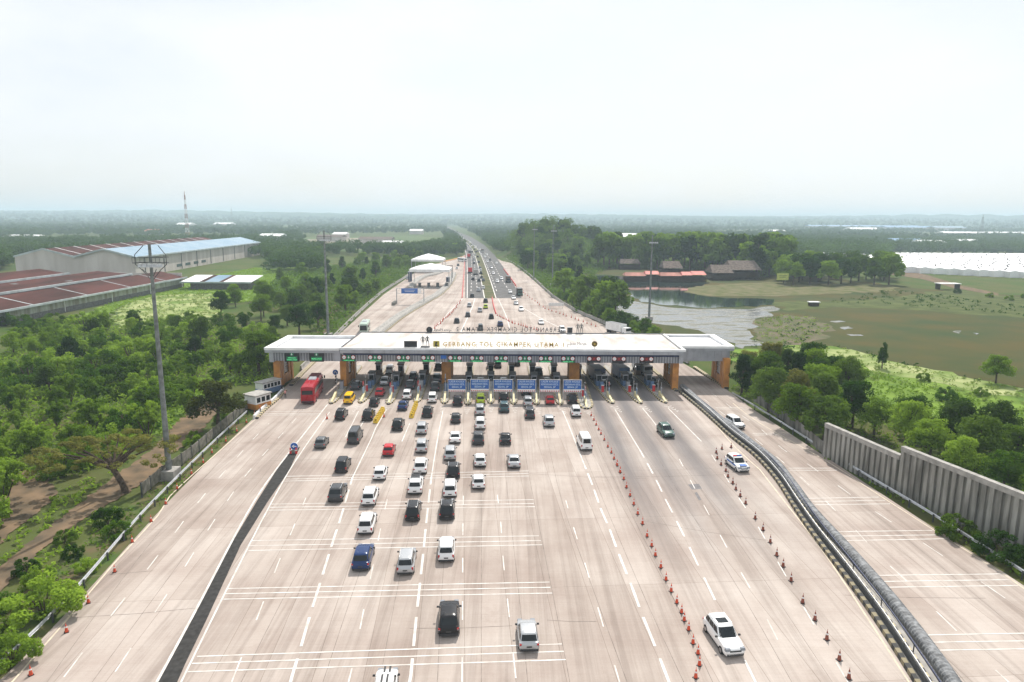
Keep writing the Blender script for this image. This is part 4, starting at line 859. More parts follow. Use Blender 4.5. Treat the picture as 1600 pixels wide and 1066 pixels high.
# ================================================================ VEHICLES
TYPES={ # L,W,H,belt,hood, cabin: yb0,yb1,yt0,yt1 (from the rear), rear top
 'suv':dict(L=4.6,W=1.84,H=1.72,belt=1.08,hood=1.02,yb0=.12,yb1=3.42,yt0=.62,yt1=2.55,tail=1.02),
 'minivan':dict(L=4.45,W=1.72,H=1.72,belt=1.02,hood=.96,yb0=.1,yb1=3.5,yt0=.42,yt1=2.75,tail=.98),
 'hatchback':dict(L=3.9,W=1.68,H=1.5,belt=.98,hood=.9,yb0=.12,yb1=2.98,yt0=.62,yt1=2.2,tail=.95),
 'saloon':dict(L=4.5,W=1.75,H=1.45,belt=.95,hood=.88,yb0=.62,yb1=3.3,yt0=1.3,yt1=2.45,tail=.97),
 'van':dict(L=4.3,W=1.7,H=1.92,belt=1.1,hood=1.02,yb0=.05,yb1=3.75,yt0=.16,yt1=3.15,tail=1.08),
 'bigvan':dict(L=4.9,W=1.85,H=2.15,belt=1.15,hood=1.05,yb0=.05,yb1=4.4,yt0=.18,yt1=3.7,tail=1.12)}
def se(t,n):   # superellipse point
    c,s=math.cos(t),math.sin(t); return (math.copysign(abs(c)**(2/n),c), math.copysign(abs(s)**(2/n),s))
def car_meshes(ty):
    D=TYPES[ty]; L_,W,H=D['L'],D['W'],D['H']; hw=W/2; y0=-L_/2
    st=[(0,.42,.72,.82),(.05,.3,D['tail']-.12,.92),(.14,.27,D['tail'],.96),(.5,.24,D['belt'] if ty!='saloon' else D['tail'],.985),(1.2,.22,D['belt'],1),(L_*.5,.22,D['belt'],1),(D['yb1']-.25,.22,D['belt']-.01,1),(D['yb1'],.22,D['hood']+.03,.995),(D['yb1']+.3,.22,D['hood'],.985),(L_-.45,.24,D['hood']-.08,.965),(L_-.2,.25,D['hood']-.17,.92),(L_-.06,.27,D['hood']-.28,.85),(L_,.36,D['hood']-.42,.74)]
    b=MB().use('BODY')
    mats=[]
    V=[];k=0
    ring=lambda y,zb,zt,w: [(-hw*w*.9,y,zb),(-hw*w,y,zb+.16),(-hw*w,y,zb+(zt-zb)*.62),(-hw*w*.965,y,zt-.07),(-hw*w*.86,y,zt-.005),(-hw*w*.45,y,zt+.02),(hw*w*.45,y,zt+.02),(hw*w*.86,y,zt-.005),(hw*w*.965,y,zt-.07),(hw*w,y,zb+(zt-zb)*.62),(hw*w,y,zb+.16),(hw*w*.9,y,zb)]
    n=12; mb=MB(); mb.mats=[None]
    for (y,zb,zt,w) in st: mb.v+=ring(y0+y,zb,zt,w)
    for i in range(len(st)-1):
        for j in range(n): a=i*n+j;c=i*n+(j+1)%n; mb.face((a,c,c+n,a+n))
    mb.face(tuple(range(n-1,-1,-1))); o=(len(st)-1)*n; mb.face(tuple(range(o,o+n)))
    # cabin
    cy0,cy1,ty0,ty1=y0+D['yb0'],y0+D['yb1'],y0+D['yt0'],y0+D['yt1']; N=32; zb=D['belt']-.06; zt=H
    def level(f):
        ff=f; ya=cy0+(ty0-cy0)*(ff**1.15); yb=cy1+(ty1-cy1)*(ff**.95); hx=hw*(.93-.17*ff**1.3); z=zb+(zt-.05-zb)*ff; return (ya+yb)/2,(yb-ya)/2,hx,z
    def P(f,t,off=0.,ne=7):
        yc,ay,ax,z=level(f); c,s=se(t,ne); return ((ax+off)*c, yc+(ay+off)*s, z+off*.3)
    base=len(mb.v); fs=[0,.25,.5,.75,.93]
    for f in fs:
        for i in range(N): mb.v.append(P(f,2*math.pi*(i+.5)/N))
    yc,ay,ax,z=level(1.0)
    for i in range(N):
        c,s=se(2*math.pi*(i+.5)/N,6); mb.v.append((ax*.93*c,yc+ay*.95*s,zt-.03))
    for i in range(N):
        c,s=se(2*math.pi*(i+.5)/N,4); mb.v.append((ax*.5*c,yc+ay*.6*s,zt))
    nl=len(fs)+2
    for l in range(nl-1):
        for i in range(N): a=base+l*N+i;c=base+l*N+(i+1)%N; mb.face((a,c,c+N,a+N))
    o=base+(nl-1)*N; mb.face(tuple(range(o,o+N)))
    mb.mats=[M['paintslot']]
    def me(mb,name,sm=True):
        o=mb.build(name,None,sm,32); d=o.data; bpy.data.objects.remove(o); return d
    out={'body':me(mb,'body')}
    # windows: patches proud of the cabin surface. end windows param by x fraction; side windows by y fraction
    def patch(mode,sgn,f0,f1,u0,u1,nu=8,nf=3,off=.012):
        q=MB().use(M['glass'])
        for a in range(nf+1):
            f=f0+(f1-f0)*a/nf; yc,ay,ax,z=level(f)
            for c in range(nu+1):
                u=u0+(u1-u0)*c/nu
                if mode=='end': 
                    s=(1-abs(u)**7)**(1/7); q.v.append(((ax)*u, yc+sgn*(ay*s+off), z+off*.5))
                else:
                    s=(1-abs(u)**7)**(1/7); q.v.append((sgn*(ax*s+off), yc+ay*u, z))
        for a in range(nf):
            for c in range(nu): i=a*(nu+1)+c; q.face((i,i+1,i+nu+2,i+nu+1) if (mode=='end' and sgn<0) or (mode=='side' and sgn>0) else (i,i+nu+1,i+nu+2,i+1))
        return q
    out['rear_window']=me(patch('end',-1,.2 if ty!='saloon' else .1,.86,-.84,.84),'rear_window')
    out['windscreen']=me(patch('end',1,.1,.9,-.88,.88),'windscreen')
    pl=[(-.86,-.34),(-.3,.24),(.28,.8)] if ty!='saloon' else [(-.7,-.04),(0.0,.74)]
    for s,nm in ((-1,'side_windows'),(1,'side_windows')):
        q=MB().use(M['glass'])
        for u0,u1 in pl:
            z_=patch('side',s,.2,.84,u0,u1,3,2); o=len(q.v); q.v+=z_.v
            for f in z_.f: q.face([i+o for i in f])
        out[nm+str(s)]=me(q,'side_window')
    # wheel
    q=MB().use(M['tyre']); q.tube((-.11,0,0),(.11,0,0),.33,n=18); q.use(M['rim']); q.tube((-.118,0,0),(.118,0,0),.2,n=10); out['wheel']=me(q,'wheel')
    q=MB().use(M['bumper']); q.box((0,y0+.06,.34),(W*.86,.14,.2)); q.use(M['bumper']); q.box((0,y0+L_*.5,.26),(W*.97,L_*.5,.12)); out['rear_bumper']=me(q,'rear_bumper')
    q=MB().use(M['bumper']); q.box((0,L_/2-.08,.36),(W*.76,.16,.2)); q.box((0,L_/2-.1,D['hood']-.36),(W*.52,.2,.13)); out['grille']=me(q,'grille')
    q=MB().use(M['plate']); q.box((0,y0-.005,.62 if ty!='saloon' else .55),(.44,.03,.13)); out['number_plate']=me(q,'number_plate')
    th=.34 if ty in('minivan','van','bigvan') else .2
    q=MB().use(M['tail']); q.box((0,0,0),(.17,.2,th)); q.use(M['head']); q.box((0,-.005,-th*.32),(.14,.2,.07)); out['tail_light']=me(q,'tail_light')
    q=MB().use(M['head']); q.box((0,0,0),(.46,.5,.2),taper=.8); out['headlight']=me(q,'headlight')
    q=MB().use(M['bumper']); q.box((0,0,0),(.22,.12,.14),taper=.8); out['mirror']=me(q,'side_mirror')
    q=MB().use(M['steel'])
    for s in (-1,1): q.tube((s*hw*.68,ty0+.15,zt+.03),(s*hw*.68,ty1-.1,zt+.03),.022,n=5)
    out['rails']=me(q,'roof_rails')
    out['D']=D
    return out
M['paintslot']=paint('car_paint_base',(.5,.5,.5))
CM_={t:car_meshes(t) for t in TYPES}
COLS={'white':(.80,.80,.79),'silver':(.46,.47,.48),'grey':(.13,.135,.14),'black':(.012,.012,.014),'dark grey':(.05,.052,.056),'red':(.48,.016,.022),'blue':(.012,.035,.12),'dark blue':(.01,.02,.09),'yellow':(.85,.48,.01),'lime green':(.42,.55,.03),'green':(.06,.12,.10),'maroon':(.10,.025,.04),'teal':(.05,.10,.11)}
PT={k:paint('paint_'+k.replace(' ','_'),v,.22,.0 if k not in('silver','grey') else .35) for k,v in COLS.items()}
protos={}
def car(ty,col,loc,rz,label,group=None,full=True,name=None,cat=None,rack=False):
    m=CM_[ty];D=m['D']; hw=D['W']/2; L_=D['L']
    cats={'suv':'SUV','minivan':'minivan','hatchback':'hatchback','saloon':'saloon car','van':'van','bigvan':'van'}
    names={'suv':'suv','minivan':'minivan','hatchback':'hatchback_car','saloon':'saloon_car','van':'van','bigvan':'van'}
    r=root(name or names[ty],loc,label,cat or cats[ty],group,rz)
    def pt(nm,mesh,at=(0,0,0),flip=False):
        o=link(nm,mesh,r); o.location=at; return o
    o=pt('body',m['body']); o.material_slots[0].link='OBJECT'; o.material_slots[0].material=PT[col]
    pt('rear_window',m['rear_window']); pt('windscreen',m['windscreen']); pt('side_window',m['side_windows-1']); pt('side_window',m['side_windows1'])
    wy=(-L_/2+.78,L_/2-.82)
    for s in (-1,1):
        for y in wy: pt('wheel',m['wheel'],(s*(hw-.1),y,.33))
    pt('rear_bumper',m['rear_bumper'])
    if full:
        th=.34 if ty in('minivan','van','bigvan') else .2
        for s in (-1,1):
            pt('tail_light',m['tail_light'],(s*(hw*.96-.1),-L_/2+.115,D['tail']-.13-th*.3)); pt('headlight',m['headlight'],(s*(hw*.9-.2),L_/2-.27,D['hood']-.24)); pt('side_mirror',m['mirror'],(s*(hw+.08),-L_/2+D['yb1']-.35,D['belt']+.03))
        pt('number_plate',m['number_plate']); pt('grille',m['grille'])
        if ty in('suv','minivan') and random.random()<.6: pt('roof_rails',m['rails'])
    if rack:
        b=MB().use(M['darksteel'])
        for k in range(6): b.box((0,-.6+k*.24,D['H']+.1),(1.1,.06,.06))
        for s in (-1,1): b.box((s*.55,0,D['H']+.12),(.05,1.4,.12))
        b.build('roof_rack',r)
    return r
def place(px,py,ty,col,label,vp=722,front=False,full=True,group=None,rz=None,**k):
    """px,py: ground pixel under the middle of the end that faces the camera"""
    a=math.atan2(vp-800,FPX); d=Vector((math.sin(a),math.cos(a),0)); P=G(px,py)+d*(TYPES[ty]['L']/2)
    h=math.atan2(-d.x,d.y)
    if front: h+=math.pi
    if rz is not None: h=rz
    return car(ty,col,P,h,label,group,full,**k)
TN={'suv':'SUV','minivan':'minivan','hatchback':'hatchback','saloon':'saloon','van':'boxy van','bigvan':'tall van'}
Q_=[ # queue: list of (px,py,type,colour) from the booths outward
 (1,740,[(554,611,'suv','dark grey'),(543,633,'van','yellow'),(530,658,'minivan','black'),(499,703,'hatchback','grey')]),
 (2,742,[(608,586,'van','white'),(600,604,'suv','silver'),(592,621,'hatchback','red'),(583,637,'hatchback','black'),(573,659,'suv','black'),(551,696,'bigvan','dark grey'),(532,741,'minivan','black'),(523,787,'suv','dark grey')]),
 (3,742,[(645,596,'minivan','black'),(640,610,'suv','dark grey'),(635,626,'minivan','white'),(628,643,'saloon','blue'),(620,675,'suv','black'),(606,715,'hatchback','red'),(592,753,'hatchback','white'),(575,793,'minivan','white'),(570,838,'minivan','white'),(563,895,'suv','blue')]),
 (4,735,[(685,580,'suv','black'),(682,599,'suv','grey'),(679,613,'suv','dark grey'),(675,631,'minivan','white'),(667,654,'suv','black'),(658,681,'minivan','silver'),(658,710,'minivan','silver'),(656,743,'suv','white'),(648,775,'suv','white'),(644,817,'minivan','black'),(633,901,'minivan','silver')]),
 (5,728,[(720,607,'saloon','silver'),(715,636,'suv','black'),(712,663,'hatchback','dark grey'),(711,695,'saloon','white'),(703,722,'minivan','silver'),(708,750,'suv','black'),(703,780,'minivan','white'),(698,815,'suv','black'),(697,881,'minivan','white'),(701,998,'suv','black')]),
 (6,745,[(751,606,'suv','black'),(751,633,'minivan','lime green'),(750,651,'minivan','silver'),(750.5,673,'minivan','white'),(747.5,697,'suv','dark grey'),(750.5,732,'hatchback','white'),(748,767,'hatchback','white')]),
 (7,768,[(787,606,'suv','silver'),(787,629,'suv','black'),(788,646,'suv','teal'),(790,697,'saloon','black'),(804,734,'saloon','silver')]),
 (8,785,[(822,620,'suv','black'),(825.5,637,'minivan','silver'),(828.5,656,'minivan','dark grey'),(827,1022,'hatchback','silver')]),
 (9,800,[(855,606,'suv','black'),(860,634,'hatchback','red'),(858.5,669,'suv','silver')]),
 (10,810,[(895,633,'suv','black'),(901,653,'minivan','white'),(917,706,'bigvan','white')])]
for q,vp,L0 in Q_:
    for i,(px,py,ty,col) in enumerate(L0):
        place(px,py,ty,col,'%s %s, %s back from the booths, %s queue from the left'%(col,TN[ty],ordn[i],ordn[q-1]),vp=740-(740-vp)*1. if py<700 else (722 if px<800 else 745),group='vehicles queueing at the toll gate',rack=(px,py)==(648,775))
# white car with black stripes at the lower edge
r=place(598,1112,'hatchback','white','white car with two black roof stripes cut by the bottom edge',vp=722,group=None)
b=MB().use(M['black']); D=TYPES['hatchback']
for s in (-.2,.2): b.box((s,-D['L']/2+3.3,D['hood']+.035),(.16,.9,.02)); b.box((s,-.55,D['H']+.005),(.16,1.3,.025))
b.build('stripes',r)
# oncoming
place(1047,686,'suv','green','dark green SUV coming towards the camera alone in the empty lanes',vp=690,front=True)
r=place(1149,1030,'suv','white','large white SUV with a sunroof coming towards the camera at lower right',vp=655,front=True)
b=MB().use(M['glass']); b.box((0,-.45,1.725),(.9,.7,.03)); b.build('sunroof',r)
place(1158,672,'minivan','white','white minivan coming down the right ramp beyond the duct',vp=600,front=True)
r=place(1163,740,'suv','white','white and blue patrol car with a light bar parked by the cones',vp=650,front=True,name='patrol_car',cat='patrol car')
b=MB().use(M['blue']); b.box((0,1.75,1.06),(1.0,.75,.03)); b.box((-.925,0,.85),(.03,2.6,.2)); b.box((.925,0,.85),(.03,2.6,.2)); b.build('blue_livery',r)
b=MB().use(M['blue']); b.box((0,-.1,1.8),(1.2,.22,.12)); b.use(M['red']); b.box((.36,-.1,1.81),(.5,.24,.12)); b.build('light_bar',r)
# coaches and lorries
def coach(loc,rz,col,label,L_=11.5,W=2.5,H=3.6,dark_top=True,cat='coach',group=None):
    r=root('coach',loc,label,cat,group,rz); hw=W/2; mb=MB(); mb.mats=[PT[col] if isinstance(col,str) else col]
    st=[(0,.5,H-.5,.93),(.08,.4,H-.15,.97),(.5,.35,H,1),(L_*.5,.35,H,1),(L_-.9,.35,H,1),(L_-.2,.38,H-.3,.97),(L_,.45,H-1.6,.93)]
    ring=lambda y,zb,zt,w: [(-hw*w,y,zb),(-hw*w,y,(zb+zt)/2),(-hw*w*.97,y,zt-.25),(-hw*w*.8,y,zt-.03),(0,y,zt+.02),(hw*w*.8,y,zt-.03),(hw*w*.97,y,zt-.25),(hw*w,y,(zb+zt)/2),(hw*w,y,zb)]
    n=9
    for s in st: mb.v+=ring(s[0]-L_/2,s[1],s[2],s[3])
    for i in range(len(st)-1):
        for j in range(n): a=i*n+j;c=i*n+(j+1)%n; mb.face((a,c,c+n,a+n))
    mb.face(tuple(range(n-1,-1,-1))); o=(len(st)-1)*n; mb.face(tuple(range(o,o+n))); mb.build('body',r,True,40)
    for s in (-1,1):
        b=MB().use(M['glass']); b.box((s*(hw-.015),.2,H-1.25),(.06,L_-1.8,.95)); b.build('side_window',r)
    b=MB().use(M['glass']); b.box((0,-L_/2+.03,H-1.2),(W*.8,.08,.8)); b.build('rear_window',r)
    b=MB().use(M['glass']); b.box((0,L_/2-.28,H-1.5),(W*.86,.6,1.5),taper=.9); b.build('windscreen',r)
    for s in (-1,1):
        for y in (-L_/2+2.6,L_/2-2.4):
            b=MB().use(M['tyre']); b.tube((s*(hw-.3),y,.5),(s*(hw+.02),y,.5),.5,n=16); b.use(M['rim']); b.tube((s*(hw-.2),y,.5),(s*(hw+.04),y,.5),.27,n=10); b.build('wheel',r)
        b=MB().use(M['tail']); b.box((s*(hw*.86),-L_/2-.0,1.3),(.22,.1,.7)); b.build('tail_light',r)
        b=MB().use(M['black']); b.box((s*(hw+.22),L_/2-.1,H-.9),(.25,.2,.6)); b.build('side_mirror',r)
    b=MB().use(M['bumper']); b.box((0,-L_/2+.02,.62),(W*.9,.12,.3)); b.build('rear_bumper',r)
    b=MB().use(M['grey']); b.box((0,.6,H+.08),(1.5,2.4,.2),taper=.85); b.build('roof_unit',r)
    if dark_top: b=MB().use(M['maroon']); b.box((0,L_*.3,H+.025),(W*.78,L_*.3,.05)); b.build('roof_panel',r)
    return r
P=G(481,633); a=math.atan2(668-800,FPX); d=Vector((math.sin(a),math.cos(a),0))
coach(P+d*5.9,math.atan2(-d.x,d.y),paint('coach_red',(.34,.012,.022)),'red coach passing under the left canopy wing',L_=12)
P=G(568,521); a=math.atan2(690-800,FPX); d=Vector((math.sin(a),math.cos(a),0)); coach(P+d*4.5,math.atan2(-d.x,d.y)+math.pi,paint('pale_green',(.42,.52,.44)),'pale green and white bus coming towards the gate on the ramp behind it',L_=9,H=3.1,dark_top=False,cat='bus')
P=G(722,409); coach(P,R(8)+math.pi/2*.3,'white','white bus far off on the ramp beyond the tents',L_=11,H=3.3,dark_top=False,cat='bus')
def lorry(loc,rz,cab,box,label,L_=8.5,H=3.3,W=2.4,tank=False,group='lorries on the highway'):
    r=root('lorry',loc,label,'lorry',group,rz); b=MB().use(cab); b.box((0,L_/2-.9,1.45),(W*.92,1.8,1.9),taper=.92); b.build('cab',r,True,30)
    b=MB().use(M['glass']); b.box((0,L_/2-.04,1.85),(W*.8,.12,.75)); b.build('windscreen',r)
    b=MB().use(box); b.box((0,-1.05,.95+(H-.95)/2),(W,L_-2.4,H-.95)); b.use(M['darksteel']); b.box((0,-.2,.75),(W*.7,L_-.6,.22)); b.box((0,-1.05,H+.01),(W*.92,L_-2.7,.04)) if not tank else None; b.build('cargo_body',r)
    for s in (-1,1):
        for y in (-L_/2+1.2,-L_/2+2.3,L_/2-1.1): b=MB().use(M['tyre']); b.tube((s*(W/2-.35),y,.48),(s*(W/2),y,.48),.48,n=12); b.build('wheel',r)
    return r
whp=PT['white']
lorry(G(938,604)+Vector((0,4,0)),math.pi+R(9),whp,M['navy'],'white-topped lorry facing the camera in the first closed-signal lane',7.5,3.2)
lorry(G(977,601)+Vector((0,4,0)),math.pi+R(11),whp,M['bluebox'],'white and blue lorry facing the camera in the second closed-signal lane',7,3.0)
lorry(G(1007,588)+Vector((0,3,0)),math.pi+R(13),whp,M['white'],'white box lorry facing the camera in the last lane before the right pier',7,3.0)
for k,(px,py,col,ty,lab) in enumerate(((948,606,'black','suv','black SUV facing the camera beside the red card reader of the first right lane'),(987,606,'black','suv','black SUV facing the camera between the second and third right islands'),(1023,606,'dark grey','suv','dark grey SUV facing the camera in the last lane before the right pier'),(1004,577,'white','van','white van just behind the canopy in the last right lane'),(973,580,'silver','minivan','silver minivan just behind the canopy in the second right lane'))):
    place(px,py,ty,col,lab,vp=690,front=True)
for px,py,ty,col,lab in ((766,578,'hatchback','silver','silver car behind the canopy, left of the other two'),(778,576,'minivan','grey','grey car leaving just behind the canopy in the middle'),(807,573,'suv','black','black car leaving just behind the canopy in the middle'),(842,588,'suv','black','black SUV under the canopy behind the eighth island')):
    place(px,py,ty,col,lab,vp=760)
# beyond the gate
away=[(713.7,506,'black','suv'),(731,496,'dark grey','minivan'),(751,517,'dark grey','van'),(782,511,'dark blue','suv'),(768,499,'black','minivan'),(750,488.5,'silver','minivan'),(733.5,480.5,'silver','minivan'),(759,483,'lime green','minivan'),(759,473.5,'black','suv'),(737.7,465.5,'black','suv'),(748,456,'silver','suv'),(755,452.5,'white','minivan'),(739,438.5,'black','suv'),(748.7,440.5,'black','suv'),(755,440,'grey','suv'),(752.5,436,'dark grey','minivan'),(751.5,429,'black','suv'),(751,424,'white','minivan'),(750,420.5,'grey','suv'),(740.7,413,'dark grey','suv'),(748,411,'black','suv'),(741.7,404.5,'white','minivan'),(746.6,402.6,'black','suv'),(744,395,'black','suv'),(741.5,391,'grey','suv'),(736,389,'white','minivan'),(732,385,'silver','minivan'),(729.5,392,'silver','suv'),(737,383,'dark grey','suv'),(733,380,'silver','suv'),(728,378,'black','suv'),(724,382,'grey','minivan'),(729,375,'white','suv'),(721,374,'black','suv'),(743,399,'white','minivan'),(738,395,'black','suv'),(735,400,'grey','suv'),(740,407,'silver','minivan'),(726,379,'silver','minivan'),(717,371,'white','suv'),(713,368,'dark grey','suv')]
away.sort(key=lambda t:-t[1])
for i,(px,py,col,ty) in enumerate(away):
    place(px,py,ty,col,'%s %s driving away beyond the gate, %s nearest on its side'%(col,TN[ty],ordn[i]),vp=722 if py>400 else 690,full=False,group='vehicles driving away on the highway')
onc=[(846.5,508,'white','saloon'),(807,477,'silver','saloon'),(803,468.5,'white','saloon'),(797.6,459,'white','hatchback'),(777.5,442,'white','minivan'),(784,437.5,'white','minivan'),(771,429,'white','minivan'),(776,412.8,'white','hatchback'),(762,410,'white','minivan'),(766,407.6,'dark grey','suv'),(761,398.6,'white','hatchback'),(749.5,391,'white','minivan'),(756,392,'silver','suv'),(744,386,'white','suv'),(739,383,'silver','minivan'),(735,379,'white','suv'),(730,376,'silver','suv'),(880,520,'white','minivan'),(724,373,'white','suv'),(716,367,'silver','suv'),(768,420,'silver','minivan'),(758,403,'white','suv'),(752,398,'white','hatchback'),(747,394,'dark grey','suv'),(742,388,'white','minivan'),(737,385,'white','suv'),(733,381,'silver','minivan'),(727,377.5,'white','minivan'),(721,371,'white','suv'),(712,364.5,'silver','suv'),(708,362,'white','suv'),(815,487,'white','minivan')]
onc.sort(key=lambda t:-t[1])
for i,(px,py,col,ty) in enumerate(onc):
    place(px,py,ty,col,'%s %s approaching beyond the gate, %s nearest on its side'%(col,TN[ty],ordn[i]),vp=722 if py>400 else 690,front=True,full=False,group='vehicles approaching on the highway')
hd=R(4.5)
lorry(G(734,427)+Vector((0,4,0)),hd,PT['red'],M['red'],'red box lorry beyond the gate, the nearer and larger of the red ones',9,3.6,2.5)
lorry(G(742.5,430)+Vector((0,4,0)),hd,PT['grey'],M['conc'],'grey-brown lorry driving away beside the red box lorry',8.5,3.3)
lorry(G(732,403)+Vector((0,4,0)),hd,PT['red'],M['red'],'red box lorry far off, the smaller of the red ones',9,3.6,2.5)
lorry(G(733.5,397.5)+Vector((0,4,0)),hd,PT['grey'],M['darksteel'],'dark lorry just beyond the smaller red lorry',9,3.6,2.5)
lorry(G(727,387)+Vector((0,4,0)),hd,PT['grey'],M['darksteel'],'dark lorry on the left verge of the far highway',10,4,2.5)
lorry(G(812,463)+Vector((0,4,0)),math.pi+hd,PT['green'],M['wood'],'dark green lorry approaching beside the right row of cones',8,3.2)
lorry(G(794,442)+Vector((0,4,0)),math.pi+hd,PT['grey'],M['brown'],'brown lorry approaching on the right carriageway',8,3.3)
lorry(G(753.6,395)+Vector((0,4,0)),math.pi+hd,PT['white'],M['brown'],'far brown lorry with a white cab approaching',9,3.6,2.5)
lorry(G(968,524)+Vector((0,3,0)),math.pi+R(32),PT['white'],M['white'],'white lorry cut by the canopy roof on the right ramp behind the gate',9.5,3.2)
for px,py,col,ty,lab in ((714,421,'white','minivan','white minivan on the far apron right of the tents'),(716,416,'grey','suv','grey SUV on the far apron right of the tents'),(637,437,'silver','suv','silver car beside the left post of the tent plaza')):
    place(px,py,ty,col,lab,vp=690,full=False)
# ================================================================ CONES
def cone_meshes(m):
    b=MB().use(M['black']); b.box((0,0,.03),(.42,.42,.06)); b.build('x')
    o=bpy.data.objects['x']; base=o.data; base.name='cone_base'; bpy.data.objects.remove(o)
    b=MB().use(m); b.tube((0,0,.06),(0,0,.52),.17,.11,n=12,cap=False); b.tube((0,0,.66),(0,0,.86),.08,.035,n=12); b.tube((0,0,.86),(0,0,1.05),.02,.02,n=6); b.use(M['white']); b.tube((0,0,.52),(0,0,.66),.11,.08,n=12,cap=False); b.build('x')
    o=bpy.data.objects['x']; c=o.data; c.name='cone_body'; bpy.data.objects.remove(o); c.polygons.foreach_set('use_smooth',[True]*len(c.polygons)); c.set_sharp_from_angle(angle=R(40)); return base,c
CB,CC=cone_meshes(M['cone']); _,CC2=cone_meshes(M['cone2'])
def cone(P,label,group,m=CC,s=1.):
    r=root('traffic_cone',P,label,'traffic cone',group,random.uniform(0,6)); o=link('base',CB,r); o=link('cone_body',m,r); r.scale=(s,s,s); return r
c800=[(505,20),(520,55),(538,90),(551,130),(568,170),(586,212),(605,258),(628,305),(650,365),(672,412),(690,458),(716,515),(741,575),(766,630),(793,685),(816,732),(829,770),(850,815),(871,880),(895,930),(902,985),(884,1045)]
c760=[(655,680),(672,708),(686,738),(702,768),(716,795),(737,832),(759,875),(781,912),(798,950),(818,992),(837,1035)]
for x,y in c800: cone(G(x/3.08+800,y/3.08+720),'red traffic cone in the long line right of the queues','cones right of the queues',s=.88)
for x,y in c760: cone(G(x/4+760,y/4+480),'red traffic cone in the long line right of the queues','cones right of the queues',s=.88)
r2=[(948/6.66+1000,665/6.66+600),(852/6.66+1000,680/6.66+600),(793/6.66+1000,720/6.66+600),(803/6.66+1000,780/6.66+600),(843/6.66+1000,845/6.66+600),(893/6.66+1000,910/6.66+600),(915/6.66+1000,970/6.66+600),(965/6.66+1000,1040/6.66+600)]+[(x/3.08+800,y/3.08+720) for x,y in [(1062,110),(1077,140),(1098,172),(1124,208),(1170,280)]]+[(x/3.08+1180,y/3.08+720) for x,y in [(37,335),(72,395),(103,458),(134,510),(172,580),(228,685),(287,768),(344,862),(404,960),(450,1050)]]
for x,y in r2: cone(G(x,y),'faded dark red traffic cone in the line beside the duct','faded cones beside the duct',CC2,.95)
lc=[(x/3.726,y/3.726+780) for x,y in [(965,30),(880,132),(770,252),(668,425),(515,605),(388,775),(180,1025)]]+[(x/3.81,y/3.81+540) for x,y in [(1055,855),(1140,765),(1210,700),(1262,640),(1345,572),(1410,512),(1467,460),(1515,415)]]
for x,y in lc: cone(G(x,y),'orange-red traffic cone along the edge of the left ramp','cones on the left ramp edge',s=.85)
for (x,y,l) in ((511,655,'single cone on the narrow line by the first island'),(600,652,'lone cone behind the first row of yellow plastic barriers'),(897,566,'lone cone at the rear of the canopy right of the middle')): cone(G(x,y),'red traffic '+l,None)
def row(p,q,n,lab,s=1.1,jit=.3):
    a,b_=G(*p),G(*q)
    for k in range(n): P=a.lerp(b_,(k+.5)/n); P.x+=random.uniform(-jit,jit); cone(P,lab,lab.split(' cone ')[-1] if ' cone ' in lab else lab,s=s)
row((721,470),(706,489),9,'red traffic cone in the left diagonal row beyond the gate'); row((706,489),(677,515),15,'red traffic cone in the left diagonal row beyond the gate')
row((776,493),(800,505),9,'red traffic cone in the middle diagonal row beyond the gate'); row((800,505),(848,519),12,'red traffic cone in the middle diagonal row beyond the gate')
row((789,424),(807,450),14,'red traffic cone in the right row beyond the gate'); row((807,450),(850,482),12,'red traffic cone in the right row beyond the gate'); row((850,482),(935,512),14,'red traffic cone in the right row beyond the gate')
# continuous low red barriers
for pts,lab in (([(769,466),(771,478),(775,491)],'low red barrier line between the two carriageways'),([(787,421),(797,434),(806,447)],'low red barrier line right of the carriageway'),([(727,400),(724,440),(722,466)],'thin red barrier line along the left edge of the highway')):
    P=ground_path(pts,0,3.); r=root('red_barrier',P[0],lab,'barrier'); b=MB().use(M['red']); sweep(b,[p-P[0] for p in P],[(-.2,0.02),(-.1,.7),(.1,.7),(.2,0.02)],closed=True); b.build('barrier_units',r)
# ================================================================ MASTS
def mast(base,h,label,near=False,r0=.42,arm=True):
    P=G(*base); r=root('light_mast',P,label,'light mast','tall light masts')
    b=MB().use(M['conc']); b.box((0,0,.5),(2.2,2.2,1.4)); b.build('footing',r)
    b=MB().use(M['pole']); b.tube((0,0,1),(0,0,h),r0,r0*.45,n=12); b.build('mast_shaft',r,True,40)
    b=MB().use(M['darksteel']); z=h-2.9
    c=2.0
    for s in (-1,1):
        b.tube((s*.2,0,z-1.6),(s*1.2,0,z-.4),.05,n=5); b.tube((s*1.2,0,z-.4),(s*c,0,z+.3),.05,n=5); b.tube((s*c,0,z+.3),(s*c,0,z+1.5),.05,n=5); b.tube((s*c,0,z+1.5),(s*.95,.3,z+2.7),.05,n=5)
        b.tube((s*.2,0,z-1.2),(s*.9,-.5,z-.3),.05,n=5)
        for y in (-.7,.7): b.tube((-c,y,z+.5),(c,y,z+.5),.035,n=5); b.tube((-c,y,z+1.2),(c,y,z+1.2),.03,n=5)
        b.tube((s*c,-.7,z+.5),(s*c,.7,z+.5),.035,n=5)
        for k in range(4): b.tube((s*(.5+k*.5),-.7,z+.5),(s*(.5+k*.5),-.7,z+1.2),.025,n=5)
    b.build('platform_frame',r)
    for k in range(5):
        b=MB().use(M['steel']); x=-.9+k*.62; b.box((x,-.85,z+.2),(.52,.5,.42),taper=.7); b.use(M['sgnwhite']); b.box((x,-.95,z+.42),(.42,.35,.05)); b.build('floodlight',r)
    return r
mast((265,746),31.4,'nearest tall light mast, beside the dirt path at left',r0=.4)
mast((513,527),31,'tall light mast rising behind the left canopy wing')
